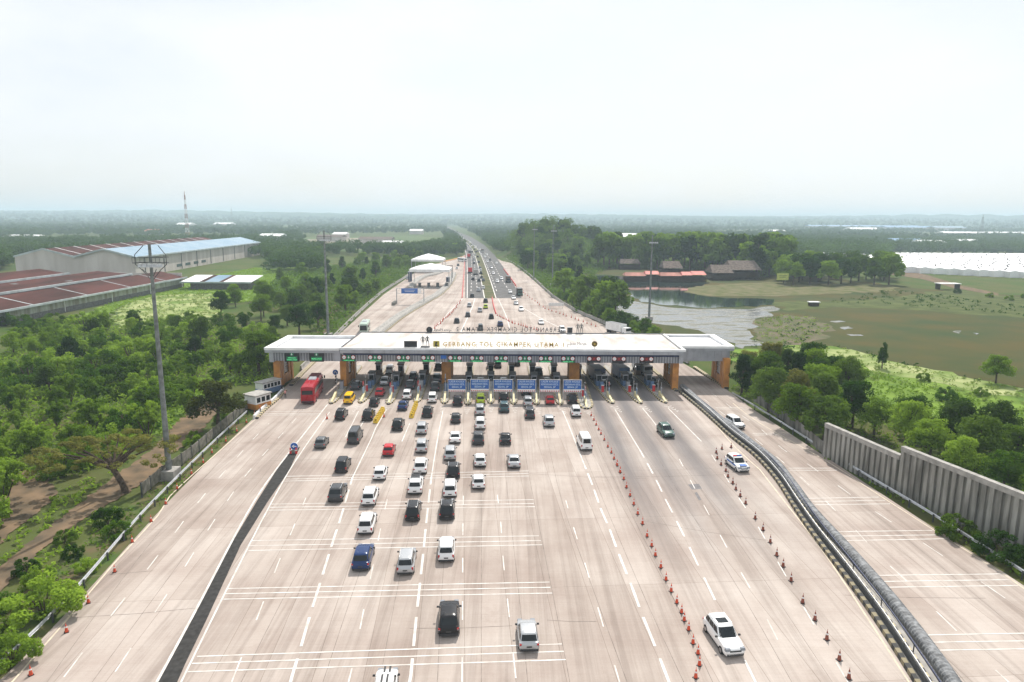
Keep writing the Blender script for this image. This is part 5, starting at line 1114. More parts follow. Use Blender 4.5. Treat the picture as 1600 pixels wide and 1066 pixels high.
mast((1014,500),29.5,'tall light mast standing at the pond edge')
mast((834,436),31,'left one of two far masts in the trees right of the highway',r0=.35)
mast((863,447),31,'right one of two far masts in the trees right of the highway',r0=.35)
def lattice(px,py,h,label,m1,m2,wd=4):
    P=G(px,py); r=root('lattice_tower',P,label,'tower'); n=10
    b=MB()
    for k in range(n):
        z0,z1=h*k/n,h*(k+1)/n; w0=wd*(1-.8*k/n); w1=wd*(1-.8*(k+1)/n); b.use(m1 if k%2 else m2)
        C0=[(-w0,-w0,z0),(w0,-w0,z0),(w0,w0,z0),(-w0,w0,z0)];C1=[(-w1,-w1,z1),(w1,-w1,z1),(w1,w1,z1),(-w1,w1,z1)]
        for i in range(4): b.tube(C0[i],C1[i],.2,n=4); b.tube(C0[i],C1[(i+1)%4],.13,n=4); b.tube(C1[i],C1[(i+1)%4],.13,n=4)
    b.build('lattice',r); b=MB().use(m1); b.tube((0,0,h),(0,0,h+5),.3,n=5); b.build('antenna',r)
lattice(294,378,62,'red and white lattice tower beyond the warehouses',M['farred'],M['farwhite'],2.2)
lattice(1532,372,42,'faint grey lattice tower on the far right plain',M['pole'],M['pole'],4)
lattice(363,352,62,'very faint thin tower on the left horizon',M['pole'],M['pole'],5)
# ================================================================ BUILDINGS
def house_box(r,x0,x1,y0,y1,h,m,name='wall'):
    b=MB().use(m); b.box(((x0+x1)/2,(y0+y1)/2,h/2-.5),(x1-x0,y1-y0,h+1)); return b.build(name,r)
def gable(r,x0,x1,y0,y1,h,rise,m1,m2,over=.8,name='roof'):
    xm=(x0+x1)/2
    for (a,c,m) in ((x0-over,xm,m1),(x1+over,xm,m2)):
        b=MB().use(m); t=.25; za=h-rise*over/(xm-x0)
        V=[(a,y0-over,za),(c,y0-over,h+rise),(c,y1+over,h+rise),(a,y1+over,za)]; b.add(V+[(x,y,z-t) for x,y,z in V],[(0,1,2,3),(7,6,5,4),(0,4,5,1),(2,6,7,3),(0,3,7,4)]); b.build(name,r)
# warehouse A : two gables
r=root('warehouse',(-250,392,0),'big pale warehouse with two gables, one roof slope blue and the other rusty','warehouse',rz=R(3.5))
h=11.6
for k,(x0,x1) in enumerate(((-33,0),(0.0,33))):
    b=MB().use(M['palewall']); b.v=[(x0,0,-1),(x1,0,-1),(x1,0,h),((x0+x1)/2,0,h+4.2),(x0,0,h),(x0,235,-1),(x1,235,-1),(x1,235,h),((x0+x1)/2,235,h+4.2),(x0,235,h)]
    for f in ((0,1,2,3,4),(9,8,7,6,5),(1,6,7,2),(5,0,4,9)): b.face(f)
    b.build('wall',r)
    gable(r,x0,x1,0,235,h+.1,4.3,M['rust'],M['rust'] if k==0 else M['bluesheet'],over=1.2 if k else .2)
b=MB().use(M['white'])
for k in range(12):
    y=10+k*19; b.add([(-33,y,h+.35),(-16.5,y,h+4.65),(-16.5,y+.9,h+4.65),(-33,y+.9,h+.35)],[(0,1,2,3)]); b.add([(0,y,h+.35),(-16.5,y,h+4.65),(-16.5,y+.9,h+4.65),(0,y+.9,h+.35)],[(3,2,1,0)]); b.add([(0,y,h+.35),(16.5,y,h+4.65),(16.5,y+.9,h+4.65),(0,y+.9,h+.35)],[(0,1,2,3)])
b.build('skylight_strips',r)
b=MB().use(M['gutter']); b.box((34.3,117,h-.5),(.5,237,.9)); 
for x0 in (-33,0):
    for s in (0,1):
        a=(x0 if s==0 else x0+33); c=x0+16.5; b.add([(a,-1.3,h-.6),(c,-1.3,h+3.7),(c,-1.3,h+4.7),(a,-1.3,h+.4),(a,-1,h-.6),(c,-1,h+3.7),(c,-1,h+4.7),(a,-1,h+.4)],[(0,1,2,3),(7,6,5,4),(3,2,6,7),(0,4,5,1)])
b.build('fascia',r)
b=MB().use(M['darksteel'])
for k in range(9): b.box((33.1,12+k*26,h/2),(.4,.35,h)); 
b.build('downpipes',r)
for k in range(4): b=MB().use(M['glass2']); b.box((33.05,60+k*14,2.6),(.2,8,1.8)); b.build('window',r)
# warehouse B : long low rusty spans
r=root('rusty_shed',(-163,0,0),'long low shed in three rusty roof spans with pale gutters','shed')
y0,y1=120,340
b=MB().use(M['dirtywall']); b.box((-1.2,(y0+y1)/2,3.1),(.5,y1-y0,2.9)); b.build('wall',r)
b=MB().use(M['block']); b.box((-1.1,(y0+y1)/2,.6),(.6,y1-y0,2.2)); b.build('lower_wall',r)
b=MB().use(M['palewall']); b.box((-25,y1,3.4),(47,.5,7.)); b.build('end_wall',r)
for k in range(8): b=MB().use(M['sgnwhite']); b.box((-.75,y0+8+k*30,2.4),(.25,.25,4.6)); b.build('wall_post',r)
def span(xa,za,xb,zb,m,nm,t=.25,ya=y0,yb=y1):
    b=MB().use(m); b.add([(xa,ya,za),(xb,ya,zb),(xb,yb,zb),(xa,yb,za),(xa,ya,za-t),(xb,ya,zb-t),(xb,yb,zb-t),(xa,yb,za-t)],[(0,3,2,1),(4,5,6,7),(0,1,5,4),(2,3,7,6),(0,4,7,3),(1,2,6,5)]); return b.build(nm,r)
span(.6,4.7,-12,7.6,M['rust'],'roof'); span(-13,8.3,-28,9.6,M['rust'],'roof',yb=y1-25); span(-29,10.1,-41,12.,M['rust'],'roof',yb=y1-45); span(-41,12.,-60,8.6,M['rust'],'roof',yb=y1-45)
b=MB().use(M['gutter']); b.box((.8,(y0+y1)/2,4.6),(.5,y1-y0+1,.7)); b.box((-12.6,(y0+y1-25)/2,8.2),(.7,y1-y0-24,.8)); b.box((-28.6,(y0+y1-45)/2,10.0),(.7,y1-y0-44,.8)); b.build('gutter',r)
b=MB().use(M['darksteel']); b.box((-13.3,(y0+y1-25)/2,7.6),(.5,y1-y0-24,1.1)); b.box((-29.3,(y0+y1-45)/2,9.3),(.5,y1-y0-44,1.)); b.build('shaded_gap_strip',r)  # dark strips below the upper eaves: shade of the gaps put into colour
b=MB().use(M['block'])
for k in range(16):
    x=random.uniform(-27,-15); y=random.uniform(y0+60,y1-40); z=8.3+(-13-x)/15*1.3+.03; b.add([(x,y,z),(x-2.4,y,z+.21),(x-2.4,y+random.uniform(2,5),z+.21),(x,y+random.uniform(2,5),z)],[(0,3,2,1)])
b.build('roof_holes',r)
b=MB().use(M['gutter'])
for k in range(7):
    y=y0+20+k*30; b.add([(.6,y,4.76),(-12,y,7.66),(-12,y+.6,7.66),(.6,y+.6,4.76)],[(0,3,2,1)])
b.build('skylight_strips',r)
# small building C
P=G(340,452); r=root('outbuilding',P,'small outbuilding with blue, rusty and white roof sheets by the grass','outbuilding'); 
house_box(r,-13,15,0,14,3.4,M['block'])
for k,(xa,xb,m) in enumerate(((-17,-8,M['white']),(-8,-5.5,M['rust']),(-5.5,1.5,M['bluesheet']),(1.5,3.5,M['rust']),(3.5,17,M['white']))):
    b=MB().use(m); b.add([(xa,-2,3.6),(xb,-2,3.6),(xb,15,5.6),(xa,15,5.6),(xa,-2,3.3),(xb,-2,3.3),(xb,15,5.3),(xa,15,5.3)],[(0,1,2,3),(7,6,5,4),(0,4,5,1),(1,5,6,2),(3,7,4,0)]); b.build('roof',r)
b=MB().use(M['gutter']); b.box((0,-2.1,3.4),(34.2,.3,.7)); b.build('gutter',r)
# toll tents and little plaza
def tent(base_px,px0,px1,Y,ze,zp,label,dep=16):
    c=G(*base_px); x0,x1=X(px0,Y,ze),X(px1,Y,ze); xc=(x0+x1)/2; r=root('canopy_tent',(xc,Y,0),label,'tent canopy','white membrane canopies'); hw=(x1-x0)/2
    b=MB().use(M['white']); n=12; g=8
    for j in range(g+1):
        for i in range(n+1):
            u=i/n*2-1; v=j/g*2-1; e=max(abs(u),abs(v)); z=ze+(zp-ze)*(1-e)**.8+(0 if e<1 else 0); b.v.append((u*hw,v*dep/2,z))
    for j in range(g):
        for i in range(n): a=j*(n+1)+i; b.face((a,a+1,a+n+2,a+n+1))
    b.build('membrane',r,True,60)
    b=MB().use(M['white'])
    for s in (-1,1): b.box((0,s*dep/2,ze-.55),(2*hw,.12,1.3)); b.box((s*hw,0,ze-.55),(.12,dep,1.3))
    b.build('valance',r)
    for sx in (-1,1):
        for sy in (-1,1): b=MB().use(M['steel']); b.tube((sx*hw*.98,sy*dep*.48,0),(sx*hw*.98,sy*dep*.48,ze),.16,n=8); b.build('leg',r)
tent((672,447),643,704,352,9.0,11.7,'nearer and larger white pyramid tent over the small toll plaza')
tent((670,425),645.5,694,446,8.3,11.7,'farther white pyramid tent behind the first one',dep=18)
P=G(672,449)
for k in range(4):
    q=AT(656+k*14,449,P.y); q=G(656+k*14,450); r=root('toll_booth',q,'small grey booth on island under the white tents, %s from the left'%ordn[k],'toll booth','booths under the tents'); b=MB().use(M['darksteel']); b.box((0,0,1.3),(1.3,2,2.6)); b.build('cabin',r); b=MB().use(M['conc']); b.box((0,0,.15),(1.9,9,.3)); b.build('island_top',r); b=MB().use(M['glass']); b.box((0,-.02,1.7),(1.34,1.6,.8)); b.build('windows',r)
for px,py,lab,h in ((641,440,'dark kiosk at the left post of the near tent',5.2),(700,444,'dark cabinet at the right post of the near tent',3.6)):
    r=root('kiosk',G(px,py),lab,'kiosk'); b=MB().use(M['navy']); b.box((0,0,h/2),(1.8,2.,h)); b.build('cabin',r); b=MB().use(M['grey']); b.box((0,0,h+.1),(2.2,2.4,.2)); b.build('roof',r)
# portal sign
A_,B_=G(620,475),G(671,467); Y=A_.y; 
r=root('gantry_sign',A_,'portal gantry with a blue sign before the tent plaza','gantry'); wd=(B_.x-A_.x); dy=B_.y-A_.y
for s in (0,1): b=MB().use(M['steel']); b.box((s*wd,0,3.2),(.35,.35,6.4)); b.build('leg',r)
b=MB().use(M['steel'])
for z in (4.4,6.3): b.box((wd/2,0,z),(wd,.2,.2))
for k in range(7): b.tube((wd*k/7,0,4.4),(wd*(k+1)/7,0,6.3) ,.06,n=4)
b.build('truss',r); b=MB().use(M['blue']); b.box((wd*.48,-.25,5.35),(wd*.6,.12,2.1)); b.build('sign_panel',r)
b=MB().use(M['sgnwhite']); b.box((wd*.48,-.33,5.7),(wd*.42,.03,.14)); b.box((wd*.48,-.33,5.1),(wd*.34,.03,.14)); b.box((wd*.85,-.25,5.35),(wd*.1,.12,1.9)); b.build('sign_marks',r)
b=MB().use(M['oldconc']); b.box((-.6,-2,.6),(1.2,7,1.2)); b.build('footing',r)
# small portal right of tent
r=root('portal_frame',G(707,437),'dark square portal frame to the right of the near tent','gantry'); b=MB().use(M['darksteel']); b.box((0,0,4),(.3,.3,8)); b.box((-1.6,0,8),(3.4,.3,.3)); b.box((-1.6,0,5.2),(3.4,.25,.25)); b.build('frame',r)
# kiosk white board on right rail
r=root('information_board',G(869,482),'white board on the slope beside the right parapet','board'); b=MB().use(M['white']); b.box((0,0,1.6),(6,.2,1.2)); b.build('panel',r); b=MB().use(M['steel']); b.box((-2.4,.2,.6),(.15,.15,1.5)); b.build('leg',r); b=MB().use(M['steel']); b.box((2.4,.2,.6),(.15,.15,1.5)); b.build('leg',r)
# pond-side restaurant roofs
def hut(px0,px1,py,h,rise,m,lab,dep=9,posts=True):
    a,c=G(px0,py),G(px1,py); r=root('pond_pavilion',((a.x+c.x)/2,a.y,0),lab,'pavilion','pond-side pavilions'); hw=(c.x-a.x)/2
    b=MB().use(m); V=[(-hw,-.5,h),(hw,-.5,h),(hw,dep+.5,h),(-hw,dep+.5,h),(-hw*.86,dep/2,h+rise),(hw*.86,dep/2,h+rise)]; b.add(V,[(0,1,5,4),(1,2,5),(2,3,4,5),(3,0,4),(3,2,1,0)]); b.build('roof',r)
    b=MB().use(M['wood']); b.box((0,dep/2,h/2-.2),(hw*1.9,dep*.85,h*.55)); b.box((0,dep/2,.1),(hw*2,dep,.3))
    n=max(3,int(hw/1.5))
    for k in range(n+1): b.box((-hw*.97+2*hw*.97*k/n,-.1,h/2-.4),(.25,.25,h+.8))
    b.build('deck_and_posts',r)
hut(976,1009,440,3.2,1.6,M['pinkroof'],'pond pavilion with a faded red roof, leftmost of the row')
hut(1008,1031,438.5,3.6,1.6,M['redroof'],'pond pavilion with a bright red roof, second of the row')
hut(1031,1065,440,3.2,1.6,M['pinkroof'],'long pond pavilion with a faded red roof in the middle of the row')
hut(1065,1081,440,3.6,1.6,M['redroof'],'short pond pavilion with a red roof, second from the right')
hut(1080,1103,440,3.8,1.8,M['redroof'],'pond pavilion with a bright red roof, rightmost of the row')
hut(1036,1066,432,5.,4.,M['thatch'],'grey thatched hall behind the red pavilions',dep=14)
hut(1112,1145,438,4.2,4.2,M['thatch'],'dark thatched hall at the corner of the pond',dep=16)
hut(1140,1188,437,5.6,5.,M['thatch'],'large grey thatched hall on posts at the right end of the pond',dep=20)
hut(968,1000,421,4.,3,M['thatch'],'dark low hall among the trees left of the red pavilions')
r=root('billboard',G(1222,446),'yellow-green billboard on a pole by the grove','billboard'); b=MB().use(M['lime']); b.box((0,0,4.6),(6.2,.3,3.6)); b.build('panel',r); b=MB().use(M['darksteel']); b.box((1.6,.2,1.4),(.3,.3,3.)); b.build('leg',r); b=MB().use(mat('lime_text',(.2,.25,.06),.6)); b.box((0,-.2,5.2),(4.4,.05,.35)); b.box((0,-.2,4.3),(3.6,.05,.3)); b.build('text_lines',r)
r=root('raft_hut',G(1271,478),'small white-roofed raft hut on the marsh','hut'); b=MB().use(M['white']); b.box((0,0,1.6),(4.4,2.6,.3)); b.build('roof',r); b=MB().use(M['wood']); b.box((0,0,.7),(3.8,2.,1.3)); b.build('wall',r)
r=root('open_shed',G(1480,452),'small white-roofed open shed beside the track','shed'); b=MB().use(M['white']); b.box((0,0,3.),(11,5,.3)); b.build('roof',r); b=MB().use(M['wood']); 
for s in (-1,1): b.box((s*5,0,1.5),(.3,4,3))
b.build('leg',r)
# white roofed complex on the right
P0=G(1390,427); P1=G(1640,462)
r=root('greenhouse',P0,'vast low white roof in many narrow bays with rows of dark vents, at right','greenhouse')
b=MB().use(M['plastic']); vt=MB().use(M['block'])
yb0,yb1=G(1450,437).y-10, G(1500,406).y+40
x_l=G(1395,425).x; nb=46; bw=6.4
for k in range(nb):
    xa=x_l+k*bw-P0.x; ya=max(0,0)+ (G(1395,425).y-P0.y) - k*bw*.78; ye=yb1-P0.y
    V=[(xa,ya,3.6),(xa+bw/2,ya,4.3),(xa+bw,ya,3.6),(xa,ye,3.6),(xa+bw/2,ye,4.3),(xa+bw,ye,3.6),(xa,ya,-.3),(xa+bw,ya,-.3),(xa,ye,-.3)]
    b.add(V,[(0,1,4,3),(1,2,5,4),(0,6,7,2,1),(0,3,8,6)])
    n=int((ye-ya)/14)
    for j in range(n):
        if random.random()<.55: vt.box((xa+bw*(.5+.1*random.uniform(-1,1)),ya+7+j*14+random.uniform(-3,3),4.5),(.8,.8,.7))
b.build('roof_bays',r); o=vt.build('roof_vents',r); o['kind']='stuff'
# far buildings
def far_hall(px0,px1,py,h,m,lab,wall=None,dep=40,nm='factory'):
    a,c=G(px0,py),G(px1,py); r=root(nm,((a.x+c.x)/2,a.y,0),lab,'factory' if nm=='factory' else 'house',); hw=(c.x-a.x)/2
    b=MB().use(wall or M['palewall']); b.box((0,dep/2,h/2-1),(2*hw,dep,h+2)); b.build('wall',r)
    b=MB().use(m); V=[(-hw-1,-1,h),(hw+1,-1,h),(hw+1,dep+1,h),(-hw-1,dep+1,h),(-hw-1,dep/2,h+dep*.1),(hw+1,dep/2,h+dep*.1)]; b.add(V,[(0,1,5,4),(2,3,4,5),(3,0,4),(1,2,5),(3,2,1,0)]); b.build('roof',r); return r
far_hall(921,1012,379,8.5,M['farwhite'],'long white-roofed factory above the trees right of the highway',dep=45)
far_hall(892,912,379,5,M['farred'],'small red-roofed building left of the white-roofed factory',dep=20)
for i,(a,c,y,h,m,l) in enumerate(((1265,1400,357,9,M['farblue'],'long far blue-roofed factory, leftmost on the right plain'),(1330,1368,363,8,M['farwhite'],'small far white-roofed factory below the blue roofs'),(1385,1450,360,10,M['farblue'],'far deep blue factory in the middle of the right plain'),(1462,1500,362,12,M['bluesheet'],'pale blue curved far hall near the grey tower'),(1475,1600,369,7,M['farwhite'],'long pale far factory at the right edge'),(1440,1475,388,7,M['farwhite'],'white-roofed hall with pillars in the trees above the greenhouse'),(1395,1440,384,7,M['farblue'],'dark blue hall in the trees above the greenhouse'),(1270,1360,352,9,M['farwhite'],'pale strip of far factory roofs near the horizon'),
   (275,300,355,8,M['farwhite'],'small bright far roof near the red and white tower'),(333,365,354,8,M['farwhite'],'bright white far roof right of the tower'),(226,245,367,7,M['farred'],'small reddish house in the left distance'),(2,60,378,6,M['farwhite'],'faint pale roofs at the left edge beyond the field'),(405,440,378,8,M['farwhite'],'pale hall behind the warehouse end'),(495,535,377,6,M['thatch'],'dark-roofed shed in the pale plots'),(560,612,381,6,M['thatch'],'dark-roofed low hall left of the treeline'),(463,480,331.5,24,M['farwhite'],'tall pale block on the left horizon'),(520,540,373,7,M['farwhite'],'small pale house beyond the plots'),(596,626,388,5,M['farwhite'],'white flat roof in front of the dark low hall'),(1500,1530,386,7,M['farwhite'],'white house in the trees far right'),(640,660,366,7,M['farwhite'],'tiny pale roof left of the far highway'),(1205,1225,366,7,M['farwhite'],'tiny pale roof above the right grove'))):
    if y<345: y=346
    far_hall(a,c,y,h,m,l,dep=30+20*(y<365))
# ================================================================ VEGETATION
def leaf_mesh(name,C,rad,per,leaf,m,nb=.6,asp=1.5,up=.35,shell=.6,seed=0,squash=.8):
    g=np.random.default_rng(seed); C=np.asarray(C,float); rad=np.asarray(rad,float); n=len(C)*per
    ci=np.repeat(np.arange(len(C)),per); d=g.normal(size=(n,3)); d/=np.linalg.norm(d,axis=1)[:,None]
    rr=rad[ci]*(shell+(1-shell)*g.random(n)); p=C[ci]+d*rr[:,None]*np.array([1,1,squash])
    nn=d*nb+g.normal(size=(n,3))*.45+np.array([0,0,up]); nn/=np.linalg.norm(nn,axis=1)[:,None]
    t=np.cross(nn,g.normal(size=(n,3))); t/=np.linalg.norm(t,axis=1)[:,None]+1e-9; u=np.cross(nn,t)
    L1=(leaf*(.6+.8*g.random(n)))[:,None]; L2=L1/asp
    q=np.stack([p-t*L1*.5, p+u*L2*.5-t*L1*.05, p+t*L1*.5, p-u*L2*.5+t*L1*.05],1).reshape(-1,3)
    me=bpy.data.meshes.new(name); me.vertices.add(4*n); me.vertices.foreach_set('co',q.ravel().astype(np.float32))
    me.loops.add(4*n); me.loops.foreach_set('vertex_index',np.arange(4*n,dtype=np.int32)); me.polygons.add(n); me.polygons.foreach_set('loop_start',np.arange(0,4*n,4,dtype=np.int32))
    me.polygons.foreach_set('loop_total',np.full(n,4,dtype=np.int32)); me.materials.append(m); me.update(); me.validate(); return me
def crown_pts(kind,h,g):
    C=[];r=[]
    if kind=='round':
        for k in range(46):
            a=g.random()*6.28; e=g.random(); rr=h*.40*math.sqrt(g.random())*(1-.55*e**2); C.append((rr*math.cos(a),rr*math.sin(a),h*(.36+.56*e))); r.append(h*(.085+.07*g.random()))
    elif kind=='tall':
        for k in range(42):
            e=g.random(); a=g.random()*6.28; rr=h*.24*(1-.75*e**1.6)*(.45+.55*g.random()); C.append((rr*math.cos(a),rr*math.sin(a),h*(.25+.7*e))); r.append(h*(.07+.05*g.random()))
    elif kind=='bush':
        for k in range(38):
            a=g.random()*6.28; rr=h*.62*math.sqrt(g.random()); e=g.random(); C.append((rr*math.cos(a),rr*math.sin(a),h*(.12+.7*e*(1-.6*(rr/(h*.62))**2)))); r.append(h*(.10+.09*g.random()))
    elif kind=='feather':
        for k in range(30):
            a=g.random()*6.28; out=h*(.08+.38*g.random()); top=h*(.55+.45*g.random())
            for s in (.35,.6,.8,.95): C.append((out*s*s*math.cos(a),out*s*s*math.sin(a),top*(1-(1-s)**1.5)-h*.12*(s>.9))); r.append(h*.065*(1.25-s*.4))
    elif kind=='umbrella':
        for k in range(110):
            a=g.random()*6.28; rr=h*1.25*math.sqrt(g.random()); C.append((rr*math.cos(a),rr*math.sin(a)*.9,h*(.80+.17*g.random()-.22*(rr/(h*1.25))**2.2))); r.append(h*(.06+.055*g.random()))
    return np.array(C),np.array(r)
def trunk_mesh(kind,h,C,g,limbs=9):
    b=MB().use(M['bark']); r0=h*.026
    if kind in('bush','feather'):
        for k in range(6): a=g.random()*6.28; b.tube((0,0,-.2),(h*.2*math.cos(a),h*.2*math.sin(a),h*.5),r0*.6,r0*.25,n=5)
        return b
    lean=(g.random()-.5)*h*.06; fork=h*(.34 if kind!='umbrella' else .3)
    b.tube((0,0,-.3),(lean*.5,0,fork*.55),r0*1.25,r0,n=8); b.tube((lean*.5,0,fork*.53),(lean,0,fork),r0,r0*.85,n=8)
    if kind!='umbrella': b.tube((lean,0,fork*.98),(0,0,h*.8),r0*.8,r0*.3,n=7)
    for i in g.choice(len(C),limbs,replace=False):
        c=Vector(C[i]); m=Vector((lean,0,fork)).lerp(c,.5)+Vector((0,0,h*.05)); b.tube((lean,0,fork*.95),m,r0*.55,r0*.35,n=6); b.tube(m,c,r0*.35,r0*.12,n=5)
    return b
PR_={}
def proto(key,kind,h,m,seed,per,leaf,**k):
    g=np.random.default_rng(seed); C,r=crown_pts(kind,h,g); cm=leaf_mesh('crown',C,r,per,leaf,m,seed=seed,**k); tb=trunk_mesh(kind,h,C,g,9 if kind!='umbrella' else 22); o=tb.build('trunk',None,True,50); tm=o.data; bpy.data.objects.remove(o); PR_[key]=(cm,tm,h)
LM=[M['leaf_a'],M['leaf_b'],M['leaf_c'],M['leaf_d']]
for s in range(3):
    proto(('round',s),'round',8,LM[[0,2,0][s]],10+s,150,.32); proto(('roundfar',s),'round',8,LM[[0,2,0][s]],60+s,42,.75)
proto(('round',3),'round',8,LM[1],14,150,.32); proto(('round',4),'round',8,LM[3],15,140,.32)
for s in range(2): proto(('tall',s),'tall',9,LM[[0,2][s]],20+s,130,.33); proto(('tallfar',s),'tall',9,LM[[0,2][s]],70+s,40,.75)
for s in range(3): proto(('bush',s),'bush',4,LM[[0,1,1][s]],30+s,130,.24)
for s in range(2): proto(('feather',s),'feather',6,LM[[1,1][s]],40+s,70,.42,asp=3.6,up=.1)
proto('umbrella','umbrella',8.0,mat and LM[3],50,120,.24,squash=.55,up=.8)
ntree=[0]
def tree(key,P,h,label,group=None,name=None,cat='tree',sx=1.):
    cm,tm,h0=PR_[key]; s=h/h0; k=key[0] if isinstance(key,tuple) else key
    nm=name or {'bush':'bush','feather':'feathery_tree','tall':'slender_tree','tallfar':'slender_tree'}.get(k,'leafy_tree'); r=root(nm,(P[0],P[1],-.2+(knoll(P[0],P[1])*min(1,max(0,(P[0]+14)/18)) if P[1]>450 else 0)),label,'bush' if k=='bush' else cat,group,random.uniform(0,6.28)); r.scale=(s*sx*random.uniform(.9,1.12),s*sx*random.uniform(.9,1.12),s); link('trunk',tm,r); link('crown',cm,r); ntree[0]+=1; return r
def inpoly(x,y,P):
    c=False;n=len(P);j=n-1
    for i in range(n):
        if (P[i][1]>y)!=(P[j][1]>y) and x<(P[j][0]-P[i][0])*(y-P[i][1])/(P[j][1]-P[i][1])+P[i][0]: c=not c
        j=i
    return c
ROADP=[tuple(G(a,b).xy) for a,b in C_L+C_R]
placed=[]
def fill(poly,n,sp,hr,keys,label,group,tries=4000,name=None,margin=2.5):
    W=[G(a,b).xy for a,b in poly]; x0=min(p.x for p in W);x1=max(p.x for p in W);y0=min(p.y for p in W);y1=max(p.y for p in W); c=0
    W=[tuple(p) for p in W]
    for _ in range(tries):
        if c>=n: break
        x=random.uniform(x0,x1);y=random.uniform(y0,y1)
        if not inpoly(x,y,W): continue
        if any(inpoly(x+dx,y+dy,ROADP) for dx,dy in ((0,0),(margin,0),(-margin,0),(0,margin),(0,-margin))): continue
        if any((x-a)**2+(y-b)**2<(sp*.5+q)**2 for a,b,q in placed): continue
        k=random.choice(keys); placed.append((x,y,sp*.5)); tree(k,(x,y),random.uniform(*hr),label,group,name); c+=1
def woods_mass(poly,n,hr,label):
    W=[tuple(G(a,b).xy) for a,b in poly]; x0=min(p[0] for p in W);x1=max(p[0] for p in W);y0=min(p[1] for p in W);y1=max(p[1] for p in W); C=[];rr=[]; c=0
    while c<n:
        x=random.uniform(x0,x1);y=random.uniform(y0,y1)
        if not inpoly(x,y,W): continue
        c+=1; h=random.uniform(*hr); z0=knoll(x,y)*min(1,max(0,(x+14)/18))
        for k in range(14):
            a=random.uniform(0,6.28); e=random.random(); q=h*.36*math.sqrt(random.random())*(1-.5*e*e); C.append((x+q*math.cos(a),y+q*math.sin(a),z0+h*(.25+.65*e))); rr.append(h*random.uniform(.09,.16))
    tag(link('woods',leaf_mesh('woods',C,rr,26,1.0,M['leaf_c'],seed=n)),label,'woods',kind='stuff')
# singled-out trees
def solo(key,px,py,h,label,sx=1.,name=None): P=G(px,py); placed.append((P.x,P.y,2.)); return tree(key,(P.x,P.y),h,label,sx=sx,name=name)
# the spreading tree at the left path
P=G(200,768); rr=tree('umbrella',(P.x-3.2,P.y+1.5),7.2,'wide flat-topped spreading tree with a dark forked trunk on the dirt path',name='spreading_tree'); rr.rotation_euler=(0,0,.4); rr.scale=(.92,.8,.9); placed.append((P.x,P.y,7))
bpy.data.objects.remove([c for c in rr.children if c.name.startswith('trunk')][0])
b=MB().use(M['bark']); T=[Vector((3.4,-1.9,-.3)),Vector((2.9,-1.9,1.4)),Vector((1.6,-1.6,3.6))]
b.tube(T[0],T[1],.5,.42,n=9); b.tube(T[1],T[2],.42,.38,n=9)
for q in ((4.0,-.5,6.2),(3.2,.8,7.0),(-1.,-1.5,5.0),(-4.5,-1.2,6.3),(-6.5,1.5,6.6),(.5,2.5,6.9),(-2,3.5,7),(5.5,2,7),(-8,-1,6.2),(1.5,-3.5,6.4),(6.8,-1.5,6.3),(-3.5,-4.5,6.3),(-5,4,6.8)):
    m=T[2].lerp(Vector(q),.45)+Vector((0,0,.3)); b.tube(T[2]-Vector((0,0,.1)),m,.3,.18,n=7); b.tube(m,q,.18,.05,n=6)
o=b.build('trunk',rr,True,50); o.rotation_euler=(0,0,-.4)
solo(('round',4),340,668,8.2,'round olive tree with a bare stem beside the path near the guard cabins',1.15)
solo(('round',2),405,585,10,'large dark tree just left of the left canopy wing',1.2)
solo(('tall',0),1378,575,6.5,'slim lone tree standing against the olive marsh',.7)
solo(('round',3),1556,598,6.5,'lone bright tree at right by the marsh edge')
solo(('round',2),1266,592,8.5,'dark dense tree at the top of the pale grass slope')
solo(('bush',1),70,960,4.2,'yellow-green shrub hanging over the lower left guardrail',1.2)
solo(('bush',1),20,1035,3.2,'pale yellow-green shrub at the lower left corner')
solo(('bush',0),1492,838,3.2,'leafy shrub growing at the foot of the ribbed wall, left one'); solo(('bush',0),1560,872,3.6,'leafy shrub growing at the foot of the ribbed wall, right one')
solo(('round',0),1432,870-110,0.1,'x') if False else None
R_=('round',0),('round',1),('round',2)
fill([(1295,682),(1330,664),(1450,676),(1600,705),(1750,735),(1750,800),(1600,765),(1450,708)],24,5.2,(6.5,8.6),[('round',0),('round',1),('round',3)],'leafy tree in the dense row above the ribbed wall at right','trees above the ribbed wall')
fill([(1400,702),(1500,755),(1620,790),(1750,830),(1700,760),(1500,710)],8,5,(6,8),[('round',1),('round',3)],'leafy tree in the dense row above the ribbed wall at right','trees above the ribbed wall')
fill([(1140,608),(1158,585),(1210,580),(1270,590),(1330,625),(1300,650),(1285,700),(1240,672),(1190,637)],30,5,(6,9.5),[('round',0),('round',2),('round',1),('tall',1),('round',4)],'leafy tree in the thicket right of the right canopy wing','trees by the right wing',margin=1.5)
fill([(1180,560),(1260,575),(1400,620),(1600,680),(1600,640),(1450,590),(1350,575),(1270,558),(1200,548)],9,9,(2,3.6),[('bush',0),('bush',2),('round',4)],'scattered shrub on the grassy slope between thicket and marsh','slope shrubs')
fill([(0,640),(150,600),(330,560),(420,560),(430,590),(350,600),(290,645),(230,685),(130,735),(60,750),(-60,800),(-150,760)],60,4.8,(3.6,6.6),[('feather',0),('feather',1),('bush',0),('bush',1),('bush',2),('feather',1)],'feathery green tree in the thicket left of the dirt path','thicket left of the path',margin=3)
fill([(-150,640),(0,560),(60,525),(170,512),(330,505),(430,520),(420,560),(330,560),(150,600),(0,640)],52,6.2,(4.5,8),[('round',1),('feather',1),('feather',0),('round',3),('bush',2),('bush',1)],'broad leafy tree in the band below the rusty shed','trees below the rusty shed',margin=3)
